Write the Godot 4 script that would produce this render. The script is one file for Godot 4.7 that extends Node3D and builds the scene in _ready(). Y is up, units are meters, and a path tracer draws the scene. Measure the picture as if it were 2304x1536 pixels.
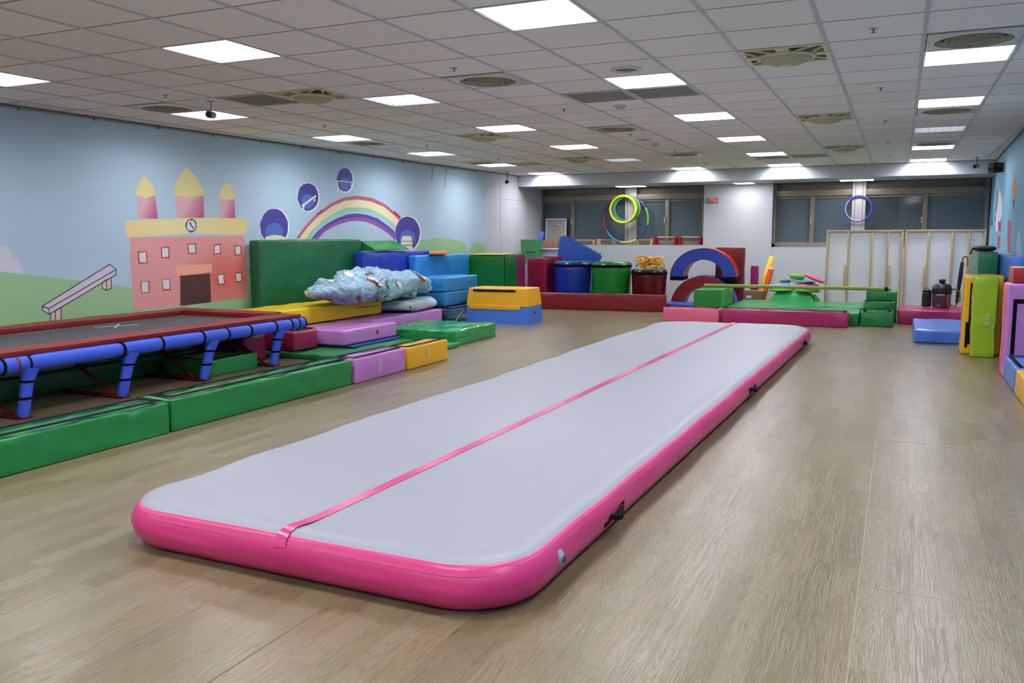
extends Node3D
# A children's gym hall at night. World: x to the right along the back wall, y up, depth d = -z from the camera.

const H := 2.696            # ceiling height
const T := 0.6              # ceiling tile
const GX := 0.0859          # x of grid line 0
const GD := 5.752           # depth of grid row 0
const BEAM_D := 17.18
const SOFFIT := 2.46
const WALL_D := 18.3
const WIN_D := 18.5

var mats := {}
var tex := {}
var counts := {}
var rng := RandomNumberGenerator.new()
var nz := FastNoiseLite.new()

# ---------------------------------------------------------------- helpers
func V(x: float, y: float, d: float) -> Vector3:
	return Vector3(x, y, -d)

func left_x(d: float) -> float:
	return -8.03 + (d - 5.84) * 0.0383

func right_x(d: float) -> float:
	return 1.33 + (d - 12.0) * 0.029

func numbered(n: String) -> String:
	if not counts.has(n):
		counts[n] = 0
		return n
	counts[n] += 1
	return "%s_%03d" % [n, counts[n]]

func thing(called: String, label: String, category: String, at: Vector3, turn := 0.0, group := "") -> Node3D:
	var o := Node3D.new()
	o.name = numbered(called)
	add_child(o)
	o.position = at
	o.rotation.y = turn
	o.set_meta("label", label)
	o.set_meta("category", category)
	if group != "":
		o.set_meta("group", group)
	return o

func struct(called: String) -> Node3D:
	var o := Node3D.new()
	o.name = called
	add_child(o)
	o.set_meta("kind", "structure")
	return o

func part(p: Node3D, called: String, m: Mesh, material: Material, at := Vector3.ZERO, rot := Vector3.ZERO, label := "") -> MeshInstance3D:
	var o := MeshInstance3D.new()
	o.name = called
	o.mesh = m
	o.material_override = material
	p.add_child(o, true)
	o.position = at
	o.rotation = rot
	if label != "":
		o.set_meta("label", label)
	return o

func mtl(key: String, c: Color, rough := 0.5, metal := 0.0, spec := 0.5) -> StandardMaterial3D:
	if mats.has(key):
		return mats[key]
	var m := StandardMaterial3D.new()
	m.resource_name = key
	m.albedo_color = c
	m.roughness = rough
	m.metallic = metal
	m.metallic_specular = spec
	mats[key] = m
	return m

func noise_tex(key: String, freq: float, size := 512, oct := 4, normal := false, strength := 8.0, ramp: Gradient = null, type := FastNoiseLite.TYPE_SIMPLEX_SMOOTH) -> NoiseTexture2D:
	if tex.has(key):
		return tex[key]
	var n := FastNoiseLite.new()
	n.noise_type = type
	n.seed = hash(key) % 1000
	n.frequency = freq
	n.fractal_octaves = oct
	var t := NoiseTexture2D.new()
	t.width = size
	t.height = size
	t.seamless = true
	t.noise = n
	if ramp:
		t.color_ramp = ramp
	if normal:
		t.as_normal_map = true
		t.bump_strength = strength
	tex[key] = t
	return t

# wipe-clean vinyl cover with soft creases
func vinyl(c: Color, rough := 0.22) -> StandardMaterial3D:
	var key := "vinyl_" + c.to_html() + str(rough)
	if mats.has(key):
		return mats[key]
	var m := mtl(key, c, rough)
	m.uv1_triplanar = true
	m.uv1_scale = Vector3(0.7, 1.1, 0.7)
	m.normal_enabled = true
	m.normal_scale = 0.22
	m.normal_texture = noise_tex("crease", 0.005, 512, 2, true, 12.0)
	return m

func ramp2(a: Color, b: Color, c := Color.TRANSPARENT) -> Gradient:
	var g := Gradient.new()
	g.set_color(0, a)
	g.set_color(1, b)
	if c != Color.TRANSPARENT:
		g.add_point(0.5, c)
	return g

func bands(n: int, a: Color, b: Color) -> Gradient:
	# growth rings: dark lines on pale wood along the contours of the noise
	var g := Gradient.new()
	g.offsets = PackedFloat32Array()
	g.colors = PackedColorArray()
	for i in n:
		var t := float(i) / n
		g.add_point(t, b)
		g.add_point(t + 0.55 / n, b)
		g.add_point(t + 0.8 / n, a)
		g.add_point(t + 0.95 / n, b)
	return g

func ticks(h: float, r: float, cell: float) -> PackedFloat32Array:
	var a := PackedFloat32Array([-h, -h + r * 0.35, -h + r])
	var inner := 2.0 * (h - r)
	var n := clampi(int(inner / cell), 1, 30)
	for i in range(1, n):
		a.append(-h + r + inner * i / n)
	a.append_array(PackedFloat32Array([h - r, h - r * 0.35, h]))
	return a

# a box with rounded edges, its faces creased by w metres; base at y = 0
func soft_box(s: Vector3, r := 0.02, w := 0.004, sd := 0, cell := 0.09, sag := 0.0) -> ArrayMesh:
	var h := s * 0.5
	r = minf(r, minf(h.x, minf(h.y, h.z)) * 0.95)
	var inn := h - Vector3.ONE * r
	var st := SurfaceTool.new()
	st.begin(Mesh.PRIMITIVE_TRIANGLES)
	nz.seed = 77 + sd
	var off := Vector3(sd * 3.7, sd * 1.3, sd * 2.1)
	for axis in 3:
		var ua := (axis + 1) % 3
		var va := (axis + 2) % 3
		var us := ticks(h[ua], r, cell)
		var vs := ticks(h[va], r, cell)
		for sgn in [-1.0, 1.0]:
			var grid: Array[PackedVector3Array] = []
			for a in us:
				var row := PackedVector3Array()
				for b in vs:
					var p := Vector3.ZERO
					p[axis] = sgn * h[axis]
					p[ua] = a
					p[va] = b
					var q := p.clamp(-inn, inn)
					var n := (p - q).normalized()
					var pos := q + n * r
					if w > 0.0:
						var k := clampf((p.y + h.y) / 0.05, 0.0, 1.0)
						var e := p + off
						var d := nz.get_noise_3dv(e * 2.6) * 0.9 + (0.5 - absf(nz.get_noise_3d((e.x + e.y * 0.8) * 7.0, (e.y - e.x * 0.5) * 2.2, e.z * 6.0))) * 0.8 - 0.4
						pos += n * d * w * 2.0 * k
					if sag > 0.0 and p.y > 0.0:
						pos.y += sag * (1.0 - pow(p.x / h.x, 2.0)) * (1.0 - pow(p.z / h.z, 2.0))
					pos.y += h.y
					row.append(pos)
				grid.append(row)
			for i in us.size() - 1:
				for j in vs.size() - 1:
					var c := [grid[i][j], grid[i][j + 1], grid[i + 1][j + 1], grid[i + 1][j]]
					var o := [0, 1, 2, 0, 2, 3] if sgn > 0.0 else [0, 2, 1, 0, 3, 2]
					for k in o:
						st.add_vertex(c[k])
	st.generate_normals()
	st.index()
	return st.commit()

func bx(x: float, y: float, z: float, r := 0.003) -> ArrayMesh:
	return soft_box(Vector3(x, y, z), r, 0.0, 0, 100.0)

func plain_box(x: float, y: float, z: float) -> BoxMesh:
	var b := BoxMesh.new()
	b.size = Vector3(x, y, z)
	return b

# a round tube through points; radii per point or one
func tube(pts: PackedVector3Array, radius: float, sides := 10, closed := false, radii := PackedFloat32Array()) -> ArrayMesh:
	var st := SurfaceTool.new()
	st.begin(Mesh.PRIMITIVE_TRIANGLES)
	var n := pts.size()
	var rings: Array[PackedVector3Array] = []
	var prev := Vector3.UP
	for i in n:
		var a := pts[(i - 1 + n) % n] if closed else pts[maxi(i - 1, 0)]
		var b := pts[(i + 1) % n] if closed else pts[mini(i + 1, n - 1)]
		var t := (b - a).normalized()
		var x := prev.cross(t)
		if x.length() < 0.1:
			x = Vector3.RIGHT.cross(t)
			if x.length() < 0.1:
				x = Vector3.FORWARD.cross(t)
		x = x.normalized()
		var y := t.cross(x).normalized()
		prev = y
		var r := radius if radii.is_empty() else radii[i]
		var ring := PackedVector3Array()
		for k in sides:
			var an := TAU * k / sides
			ring.append(pts[i] + (x * cos(an) + y * sin(an)) * r)
		rings.append(ring)
	var last := n if closed else n - 1
	for i in last:
		var A := rings[i]
		var B := rings[(i + 1) % n]
		for k in sides:
			var k2 := (k + 1) % sides
			for v in [A[k], B[k], B[k2], A[k], B[k2], A[k2]]:
				st.add_vertex(v)
	if not closed:
		st.set_smooth_group(1)
		for e in [0, n - 1]:
			for k in sides:
				var k2 := (k + 1) % sides
				if e == 0:
					for v in [pts[0], rings[0][k], rings[0][k2]]:
						st.add_vertex(v)
				else:
					for v in [pts[e], rings[e][k2], rings[e][k]]:
						st.add_vertex(v)
	st.generate_normals()
	st.index()
	return st.commit()

func rod(a: Vector3, b: Vector3, r: float, sides := 10) -> ArrayMesh:
	return tube(PackedVector3Array([a, b]), r, sides)

func ring_pts(c: Vector3, r: float, n: int, from := 0.0, to := TAU, normal_z := true) -> PackedVector3Array:
	var out := PackedVector3Array()
	for i in n:
		var t := from + (to - from) * i / (n if is_equal_approx(to - from, TAU) else n - 1)
		out.append(c + (Vector3(cos(t), sin(t), 0) if normal_z else Vector3(cos(t), 0, sin(t))) * r)
	return out

# profile of (radius, height) turned about y
func lathe(prof: Array, n := 36) -> ArrayMesh:
	var st := SurfaceTool.new()
	st.begin(Mesh.PRIMITIVE_TRIANGLES)
	for i in prof.size() - 1:
		var a: Vector2 = prof[i]
		var b: Vector2 = prof[i + 1]
		for k in n:
			var t0 := TAU * k / n
			var t1 := TAU * (k + 1) / n
			var p := [Vector3(a.x * cos(t0), a.y, a.x * sin(t0)), Vector3(b.x * cos(t0), b.y, b.x * sin(t0)), Vector3(b.x * cos(t1), b.y, b.x * sin(t1)), Vector3(a.x * cos(t1), a.y, a.x * sin(t1))]
			st.set_smooth_group(i if absf(a.x - b.x) < 1e-5 or absf(a.y - b.y) < 1e-5 else 500)
			for q in [0, 2, 1, 0, 3, 2]:
				st.add_vertex(p[q])
	st.generate_normals()
	st.index()
	return st.commit()

# polygon in x, y pushed along z from -depth/2 to depth/2
func extrude(poly: PackedVector2Array, depth: float) -> ArrayMesh:
	if Geometry2D.is_polygon_clockwise(poly):
		poly.reverse()
	var st := SurfaceTool.new()
	st.begin(Mesh.PRIMITIVE_TRIANGLES)
	st.set_smooth_group(-1)
	var tri := Geometry2D.triangulate_polygon(poly)
	for i in range(0, tri.size(), 3):
		var a := poly[tri[i]]
		var b := poly[tri[i + 1]]
		var c := poly[tri[i + 2]]
		if (b - a).cross(c - a) < 0.0:
			var s := b
			b = c
			c = s
		for p in [a, c, b]:
			st.add_vertex(Vector3(p.x, p.y, depth * 0.5))
		for p in [a, b, c]:
			st.add_vertex(Vector3(p.x, p.y, -depth * 0.5))
	for i in poly.size():
		var a := poly[i]
		var b := poly[(i + 1) % poly.size()]
		var q := [Vector3(a.x, a.y, depth * 0.5), Vector3(b.x, b.y, depth * 0.5), Vector3(b.x, b.y, -depth * 0.5), Vector3(a.x, a.y, -depth * 0.5)]
		for k in [0, 1, 2, 0, 2, 3]:
			st.add_vertex(q[k])
	st.generate_normals()
	return st.commit()

# soft closed lump: half-sizes, softness exponent, folds; flat underside at y = 0
func blob(hx: float, hy: float, hz: float, e: float, amp: float, freq: float, sd: int, taper := 0.0, nu := 64, nv := 28) -> ArrayMesh:
	var st := SurfaceTool.new()
	st.begin(Mesh.PRIMITIVE_TRIANGLES)
	nz.seed = sd
	var g: Array[PackedVector3Array] = []
	var uvs: Array[PackedVector2Array] = []
	for j in nv + 1:
		var ph := PI * j / nv
		var row := PackedVector3Array()
		var ur := PackedVector2Array()
		for i in nu + 1:
			var th := TAU * (i % nu) / nu
			var d := Vector3(sin(ph) * cos(th), cos(ph), sin(ph) * sin(th))
			var p := Vector3(signf(d.x) * pow(absf(d.x), e), signf(d.y) * pow(absf(d.y), e), signf(d.z) * pow(absf(d.z), e))
			var q := Vector3(p.x * hx, p.y * hy, p.z * hz)
			var k := 1.0 - taper * pow(absf(p.z), 2.0)
			q.y *= k
			var f := nz.get_noise_3dv(q * freq)
			var ridge := 0.5 - absf(nz.get_noise_3d(q.x * freq * 0.8 + 9.0, q.y * freq * 0.6, q.z * freq * 2.1))
			q += d * amp * (f * 1.2 + ridge * 0.9)
			q.y = maxf(q.y + hy, 0.0)
			row.append(q)
			ur.append(Vector2(q.z / (2.0 * hz) + 0.5, q.x / (2.0 * hx) * 0.5 + q.y / (2.0 * hy) * 0.4 + 0.3))
		g.append(row)
		uvs.append(ur)
	for j in nv:
		for i in nu:
			for k in [[0, 0], [1, 0], [1, 1], [0, 0], [1, 1], [0, 1]]:
				st.set_uv(uvs[j + k[0]][i + k[1]])
				st.add_vertex(g[j + k[0]][i + k[1]])
	st.generate_normals()
	st.index()
	return st.commit()

# half ring: outer and inner radius, depth along z, from angle 0 to PI
func half_ring(ro: float, ri: float, n := 28) -> Array:
	var face := PackedVector2Array()
	var inner := PackedVector2Array()
	for i in n + 1:
		var t := PI * i / n
		face.append(Vector2(cos(t), sin(t)) * ro)
		inner.append(Vector2(cos(t), sin(t)) * ri)
	return [face, inner]
const PRINT = [
	["hill",[3.00,0.00,3.00,1.02,5.59,1.07,6.05,1.00,6.56,0.92,7.11,0.82,10.00,0.62,10.00,0.00]],
	["hill",[8.60,0.00,8.94,0.98,9.03,0.99,9.00,0.48,9.60,0.00]],
	["hill",[12.83,1.20,13.21,1.32,13.67,1.37,14.25,1.36,14.78,1.28,14.95,1.07,12.82,0.96]],
	["hill",[14.96,1.10,15.17,1.30,15.70,1.22,15.69,0.87,14.95,0.90]],
	["hill",[12.20,0.00,12.20,1.05,15.60,1.05,15.60,0.00]],
	["cloud",[5.61,1.32,5.67,1.31,5.72,1.27,5.73,1.21,5.80,1.16,5.82,1.10,5.83,1.03,5.59,1.07]],
	["castle",[7.13,1.40,8.90,1.42,8.94,1.31,8.95,1.03,8.92,0.59,8.29,0.57,7.80,0.56,7.12,0.57,7.12,0.84,7.11,1.18]],
	["door",[7.82,0.93,8.29,0.94,8.29,0.57,7.80,0.56]],
	["lintel",[7.76,1.05,8.33,1.06,8.33,0.96,7.77,0.93]],
	["tower",[7.25,1.87,7.51,1.89,7.53,1.62,7.25,1.62]],
	["tower",[7.81,1.90,8.25,1.92,8.24,1.64,7.81,1.63]],
	["tower",[8.52,1.88,8.77,1.89,8.77,1.64,8.50,1.64]],
	["roof",[7.23,1.89,7.27,1.99,7.36,2.12,7.43,2.07,7.49,2.00,7.52,1.90,7.37,1.86]],
	["roof",[7.77,1.93,7.84,2.09,8.00,2.26,8.14,2.15,8.27,1.96,8.24,1.92,8.01,1.89,7.81,1.90]],
	["roof",[8.49,1.90,8.55,2.03,8.65,2.12,8.75,2.03,8.79,1.91,8.63,1.88]],
	["band",[7.07,1.56,7.10,1.59,8.04,1.64,8.94,1.65,8.98,1.61,8.97,1.46,8.92,1.43,8.03,1.45,7.12,1.40,7.08,1.42]],
	["winrim",[7.22,1.24,7.35,1.24,7.35,1.10,7.22,1.09]],
	["winpane",[7.24,1.22,7.33,1.23,7.33,1.11,7.24,1.11]],
	["winrim",[7.55,1.28,7.68,1.29,7.68,1.15,7.55,1.15]],
	["winpane",[7.57,1.27,7.66,1.27,7.66,1.17,7.57,1.16]],
	["winrim",[7.95,1.32,8.09,1.33,8.09,1.19,7.96,1.19]],
	["winpane",[7.97,1.31,8.07,1.31,8.07,1.21,7.98,1.21]],
	["winrim",[8.37,1.31,8.50,1.32,8.50,1.18,8.37,1.17]],
	["winpane",[8.39,1.29,8.48,1.30,8.48,1.20,8.39,1.19]],
	["winrim",[8.73,1.29,8.86,1.29,8.86,1.16,8.73,1.15]],
	["winpane",[8.75,1.27,8.84,1.28,8.84,1.18,8.76,1.17]],
	["winrim",[7.23,0.89,7.36,0.89,7.36,0.75,7.24,0.75]],
	["winpane",[7.25,0.88,7.34,0.88,7.34,0.76,7.25,0.76]],
	["winrim",[7.54,0.90,7.66,0.90,7.67,0.76,7.54,0.76]],
	["winpane",[7.55,0.89,7.65,0.89,7.65,0.78,7.56,0.78]],
	["winrim",[8.41,0.92,8.54,0.92,8.54,0.78,8.41,0.78]],
	["winpane",[8.43,0.91,8.52,0.91,8.52,0.80,8.44,0.80]],
	["winrim",[8.72,0.94,8.85,0.94,8.85,0.80,8.73,0.80]],
	["winpane",[8.74,0.92,8.83,0.92,8.83,0.82,8.75,0.82]],
	["ink",[8.11,1.55,8.11,1.53,8.10,1.51,8.09,1.49,8.08,1.48,8.06,1.47,8.04,1.46,8.02,1.46,8.00,1.46,7.99,1.47,7.97,1.48,7.96,1.49,7.95,1.51,7.94,1.53,7.94,1.54,7.94,1.56,7.95,1.58,7.96,1.59,7.98,1.61,7.99,1.62,8.01,1.62,8.03,1.63,8.05,1.63,8.07,1.62,8.08,1.61,8.10,1.60,8.11,1.58,8.11,1.56]],
	["winpane",[8.10,1.55,8.09,1.53,8.09,1.51,8.08,1.50,8.07,1.49,8.05,1.48,8.04,1.48,8.02,1.48,8.01,1.48,7.99,1.48,7.98,1.49,7.97,1.50,7.96,1.51,7.96,1.53,7.96,1.54,7.96,1.56,7.97,1.57,7.97,1.59,7.99,1.60,8.00,1.61,8.02,1.61,8.03,1.61,8.05,1.61,8.06,1.61,8.07,1.60,8.08,1.59,8.09,1.58,8.10,1.56]],
	["ink",[8.00,1.58,8.02,1.59,8.04,1.54,8.02,1.54]],
	["ink",[8.03,1.55,8.07,1.51,8.06,1.50,8.02,1.54]],
	["beamleg",[6.10,0.61,6.15,0.63,6.13,0.29,6.07,0.30]],
	["beamleg",[6.15,0.63,6.22,0.66,6.19,0.28,6.13,0.29]],
	["beamleg",[6.73,0.90,6.79,0.93,6.78,0.81,6.73,0.84]],
	["beamleg",[6.79,0.93,6.85,0.95,6.84,0.83,6.78,0.81]],
	["beamtop",[6.01,0.69,6.84,1.10,6.92,1.04,6.08,0.66]],
	["beamtop",[6.08,0.66,6.92,1.04,6.91,0.98,6.08,0.60]],
	["beamtop",[6.01,0.69,6.08,0.66,6.08,0.60,6.01,0.65]],
	["rb0",[9.94,1.38,10.13,1.55,10.40,1.74,10.75,1.91,11.07,2.01,11.41,2.05,11.80,2.03,12.18,1.93,12.50,1.78,12.74,1.65,12.89,1.53,12.83,1.50,12.67,1.62,12.44,1.75,12.13,1.89,11.77,1.97,11.41,1.99,11.09,1.96,10.78,1.87,10.45,1.71,10.19,1.54,10.01,1.38]],
	["rb1",[10.01,1.38,10.19,1.54,10.45,1.71,10.78,1.87,11.09,1.96,11.41,1.99,11.77,1.97,12.13,1.89,12.44,1.75,12.67,1.62,12.83,1.50,12.69,1.45,12.52,1.57,12.30,1.67,12.03,1.78,11.72,1.86,11.40,1.87,11.12,1.85,10.84,1.77,10.55,1.65,10.32,1.51,10.14,1.37]],
	["rb2",[10.14,1.37,10.32,1.51,10.55,1.65,10.84,1.77,11.12,1.85,11.40,1.87,11.72,1.86,12.03,1.78,12.30,1.67,12.52,1.57,12.69,1.45,12.61,1.42,12.44,1.54,12.23,1.63,11.98,1.73,11.69,1.80,11.40,1.81,11.14,1.79,10.88,1.73,10.61,1.62,10.38,1.50,10.22,1.37]],
	["rb3",[10.22,1.37,10.38,1.50,10.61,1.62,10.88,1.73,11.14,1.79,11.40,1.81,11.69,1.80,11.98,1.73,12.23,1.63,12.44,1.54,12.61,1.42,12.56,1.40,12.38,1.51,12.18,1.60,11.94,1.70,11.68,1.75,11.40,1.77,11.15,1.75,10.90,1.69,10.64,1.60,10.43,1.49,10.27,1.37]],
	["rb4",[10.27,1.37,10.43,1.49,10.64,1.60,10.90,1.69,11.15,1.75,11.40,1.77,11.68,1.75,11.94,1.70,12.18,1.60,12.38,1.51,12.56,1.40,12.49,1.37,12.31,1.48,12.11,1.56,11.89,1.65,11.65,1.70,11.39,1.71,11.17,1.69,10.93,1.65,10.69,1.57,10.49,1.48,10.33,1.37]],
	["rb5",[10.33,1.37,10.49,1.48,10.69,1.57,10.93,1.65,11.17,1.69,11.39,1.71,11.65,1.70,11.89,1.65,12.11,1.56,12.31,1.48,12.49,1.37,12.42,1.34,12.23,1.45,12.04,1.52,11.84,1.59,11.62,1.64,11.39,1.65,11.19,1.64,10.96,1.60,10.75,1.54,10.55,1.46,10.41,1.36]],
	["rbx",[10.38,1.73,10.53,1.81,10.54,1.78,10.41,1.72]],
	["rbx",[12.42,1.84,12.62,1.74,12.57,1.72,12.41,1.80]],
	["white",[9.81,1.55,9.80,1.49,9.77,1.43,9.73,1.38,9.68,1.34,9.62,1.31,9.56,1.29,9.49,1.28,9.43,1.29,9.37,1.31,9.31,1.34,9.27,1.38,9.24,1.43,9.22,1.49,9.22,1.54,9.23,1.60,9.25,1.65,9.29,1.70,9.34,1.74,9.39,1.77,9.46,1.80,9.52,1.80,9.59,1.80,9.65,1.78,9.71,1.75,9.75,1.71,9.79,1.66,9.80,1.61]],
	["oval",[9.78,1.55,9.77,1.50,9.75,1.44,9.71,1.39,9.66,1.35,9.61,1.32,9.54,1.31,9.48,1.30,9.42,1.31,9.36,1.33,9.31,1.36,9.27,1.40,9.24,1.44,9.23,1.49,9.22,1.55,9.23,1.60,9.26,1.65,9.29,1.70,9.34,1.74,9.39,1.77,9.45,1.79,9.51,1.79,9.57,1.79,9.63,1.77,9.68,1.75,9.72,1.71,9.76,1.66,9.78,1.61]],
	["oval2",[9.67,1.47,9.66,1.45,9.65,1.42,9.63,1.40,9.60,1.38,9.56,1.36,9.53,1.35,9.48,1.35,9.45,1.35,9.41,1.36,9.38,1.38,9.35,1.40,9.33,1.42,9.32,1.45,9.32,1.47,9.32,1.50,9.34,1.53,9.36,1.55,9.39,1.57,9.42,1.58,9.46,1.59,9.50,1.60,9.54,1.60,9.57,1.59,9.61,1.57,9.63,1.55,9.66,1.53,9.67,1.50]],
	["white",[10.49,1.99,10.48,1.94,10.46,1.89,10.43,1.85,10.38,1.81,10.34,1.79,10.28,1.77,10.23,1.76,10.17,1.77,10.12,1.78,10.08,1.81,10.04,1.84,10.01,1.88,10.00,1.92,9.99,1.97,10.00,2.02,10.02,2.06,10.05,2.10,10.09,2.14,10.14,2.17,10.19,2.18,10.25,2.19,10.30,2.19,10.35,2.18,10.40,2.15,10.44,2.12,10.47,2.08,10.48,2.04]],
	["oval",[10.46,1.99,10.45,1.95,10.43,1.90,10.40,1.86,10.36,1.83,10.31,1.80,10.27,1.79,10.21,1.78,10.16,1.78,10.12,1.80,10.07,1.82,10.04,1.85,10.02,1.89,10.00,1.93,10.00,1.97,10.01,2.02,10.03,2.06,10.05,2.10,10.09,2.13,10.13,2.16,10.18,2.17,10.23,2.18,10.28,2.18,10.33,2.17,10.38,2.15,10.41,2.12,10.44,2.08,10.45,2.04]],
	["oval2",[10.37,1.93,10.36,1.90,10.35,1.88,10.33,1.86,10.31,1.84,10.28,1.83,10.25,1.82,10.22,1.82,10.18,1.82,10.15,1.83,10.13,1.84,10.11,1.85,10.09,1.87,10.08,1.89,10.08,1.92,10.08,1.94,10.09,1.96,10.11,1.98,10.13,2.00,10.16,2.01,10.19,2.02,10.23,2.02,10.26,2.02,10.29,2.02,10.32,2.00,10.34,1.99,10.36,1.97,10.37,1.95]],
	["white",[11.33,2.29,11.32,2.24,11.31,2.20,11.28,2.16,11.24,2.13,11.20,2.10,11.15,2.08,11.10,2.08,11.05,2.08,11.01,2.09,10.97,2.11,10.94,2.14,10.91,2.18,10.90,2.22,10.90,2.26,10.90,2.31,10.92,2.35,10.95,2.38,10.98,2.42,11.03,2.44,11.07,2.46,11.12,2.47,11.17,2.47,11.21,2.46,11.25,2.44,11.29,2.41,11.31,2.37,11.33,2.33]],
	["oval",[11.30,2.29,11.29,2.25,11.27,2.21,11.25,2.17,11.21,2.14,11.18,2.12,11.13,2.10,11.09,2.10,11.04,2.10,11.01,2.11,10.97,2.13,10.94,2.16,10.92,2.19,10.91,2.23,10.90,2.27,10.91,2.31,10.93,2.35,10.95,2.38,10.98,2.41,11.02,2.44,11.06,2.45,11.10,2.46,11.15,2.46,11.19,2.45,11.23,2.43,11.26,2.40,11.28,2.37,11.29,2.33]],
	["oval2",[11.22,2.23,11.22,2.21,11.21,2.19,11.19,2.17,11.17,2.15,11.15,2.14,11.12,2.13,11.09,2.13,11.06,2.13,11.04,2.13,11.01,2.14,10.99,2.16,10.98,2.17,10.97,2.19,10.97,2.21,10.97,2.23,10.98,2.25,11.00,2.27,11.02,2.29,11.04,2.30,11.07,2.31,11.10,2.31,11.13,2.31,11.15,2.31,11.18,2.30,11.20,2.29,11.21,2.27,11.22,2.25]],
	["white",[13.25,1.45,13.24,1.38,13.20,1.31,13.15,1.25,13.08,1.20,13.00,1.16,12.91,1.14,12.82,1.14,12.73,1.15,12.64,1.17,12.57,1.21,12.51,1.26,12.46,1.31,12.44,1.38,12.43,1.45,12.44,1.52,12.47,1.58,12.52,1.64,12.59,1.69,12.66,1.73,12.75,1.75,12.84,1.76,12.93,1.75,13.02,1.73,13.10,1.70,13.16,1.65,13.21,1.59,13.24,1.52]],
	["oval",[13.21,1.45,13.19,1.39,13.16,1.32,13.11,1.27,13.05,1.22,12.97,1.18,12.89,1.16,12.80,1.16,12.72,1.17,12.64,1.19,12.57,1.23,12.51,1.27,12.47,1.33,12.44,1.39,12.44,1.45,12.45,1.52,12.48,1.58,12.52,1.63,12.58,1.68,12.66,1.72,12.74,1.74,12.82,1.75,12.91,1.74,12.99,1.72,13.06,1.69,13.12,1.64,13.17,1.58,13.20,1.52]],
	["oval2",[13.06,1.36,13.05,1.33,13.03,1.30,13.00,1.27,12.96,1.24,12.91,1.23,12.86,1.22,12.80,1.21,12.75,1.22,12.70,1.23,12.65,1.25,12.62,1.27,12.59,1.30,12.57,1.33,12.57,1.36,12.58,1.40,12.60,1.43,12.62,1.46,12.66,1.48,12.71,1.50,12.76,1.51,12.81,1.51,12.87,1.51,12.92,1.50,12.97,1.48,13.01,1.46,13.03,1.43,13.05,1.40]],
	["cream",[9.31,1.40,9.41,1.42,9.52,1.43,9.63,1.42,9.72,1.39,9.72,1.35,9.31,1.35]],
	["cream",[10.07,1.86,10.40,2.02,10.41,1.99,10.09,1.83]],
	["cream",[10.10,1.84,10.14,1.86,10.13,1.80,10.10,1.80]],
	["cream",[10.35,1.95,10.39,1.97,10.39,1.93,10.35,1.92]],
	["white",[10.90,2.26,11.29,2.26,11.29,2.25,10.90,2.25]],
	["white",[10.92,2.26,10.94,2.26,10.93,2.09,10.91,2.09]],
	["white",[11.25,2.26,11.27,2.26,11.26,2.10,11.25,2.10]],
	["cream",[12.64,1.39,12.69,1.41,12.89,1.41,12.94,1.39,12.97,1.16,12.57,1.17]]]
const PRINT_LINES = [
	[6.10,0.61,6.15,0.63,6.13,0.29,6.07,0.30,6.10,0.61],
	[6.15,0.63,6.22,0.66,6.19,0.28,6.13,0.29,6.15,0.63],
	[6.73,0.90,6.79,0.93,6.78,0.81,6.73,0.84,6.73,0.90],
	[6.79,0.93,6.85,0.95,6.84,0.83,6.78,0.81,6.79,0.93],
	[6.01,0.69,6.84,1.10,6.92,1.04,6.08,0.66,6.01,0.69],
	[6.08,0.66,6.92,1.04,6.91,0.98,6.08,0.60,6.08,0.66],
	[6.01,0.69,6.08,0.66,6.08,0.60,6.01,0.65,6.01,0.69],
	[12.62,1.32,12.95,1.32],
	[12.60,1.25,12.96,1.25],
	[13.64,2.70,13.62,2.42],
	[13.67,2.70,13.64,2.42],
	[14.13,2.70,14.05,2.30],
	[14.16,2.70,14.08,2.30]]
const SIDE_PRINT = [
	["orange",[12.95,2.00,12.93,1.94,12.96,1.90,13.04,1.87,13.15,1.86,13.28,1.88,13.41,1.91,13.52,1.97,13.60,2.03,13.62,2.08,13.59,2.13,13.50,2.16,13.39,2.16,13.25,2.15,13.12,2.11,13.02,2.05]],
	["ink",[13.44,1.87,13.07,1.86,13.19,1.71]],
	["brown",[16.40,2.01,16.35,1.94,16.35,1.88,16.41,1.85,16.52,1.85,16.64,1.89,16.77,1.95,16.86,2.03,16.92,2.10,16.91,2.16,16.85,2.19,16.74,2.19,16.61,2.15,16.49,2.09]],
	["ink",[16.81,1.88,16.53,1.87,16.66,1.76]],
	["white",[16.14,2.15,15.62,2.02,15.26,1.88,15.19,1.73,15.62,1.59,15.96,1.46,16.41,1.46,16.54,1.69,16.39,1.84]],
	["red",[15.96,1.62,15.30,1.61,15.25,1.46,15.82,1.47]],
	["red",[15.79,1.39,15.27,1.39,15.25,1.19,15.78,1.18]],
	["red",[14.00,1.61,13.60,1.60,13.62,1.39,13.17,1.17,13.70,1.16,13.93,1.39]],
	["red",[13.51,1.59,13.31,1.56,13.41,1.39,13.53,1.35,13.63,1.40]],
	["red",[13.63,1.40,13.37,1.34,13.22,1.17,13.40,1.16]],
	["paleb",[12.28,1.51,11.90,1.33,11.62,1.15,12.44,1.13,12.40,1.33]],
	["paleb",[17.62,1.63,17.20,1.47,17.03,1.18,17.81,1.17,17.99,1.47]],
	["ink",[17.66,1.67,17.40,1.66,17.36,1.57,17.62,1.57]],
	["ink",[16.85,1.72,16.68,1.72,16.63,1.64,16.79,1.64]]]

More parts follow.
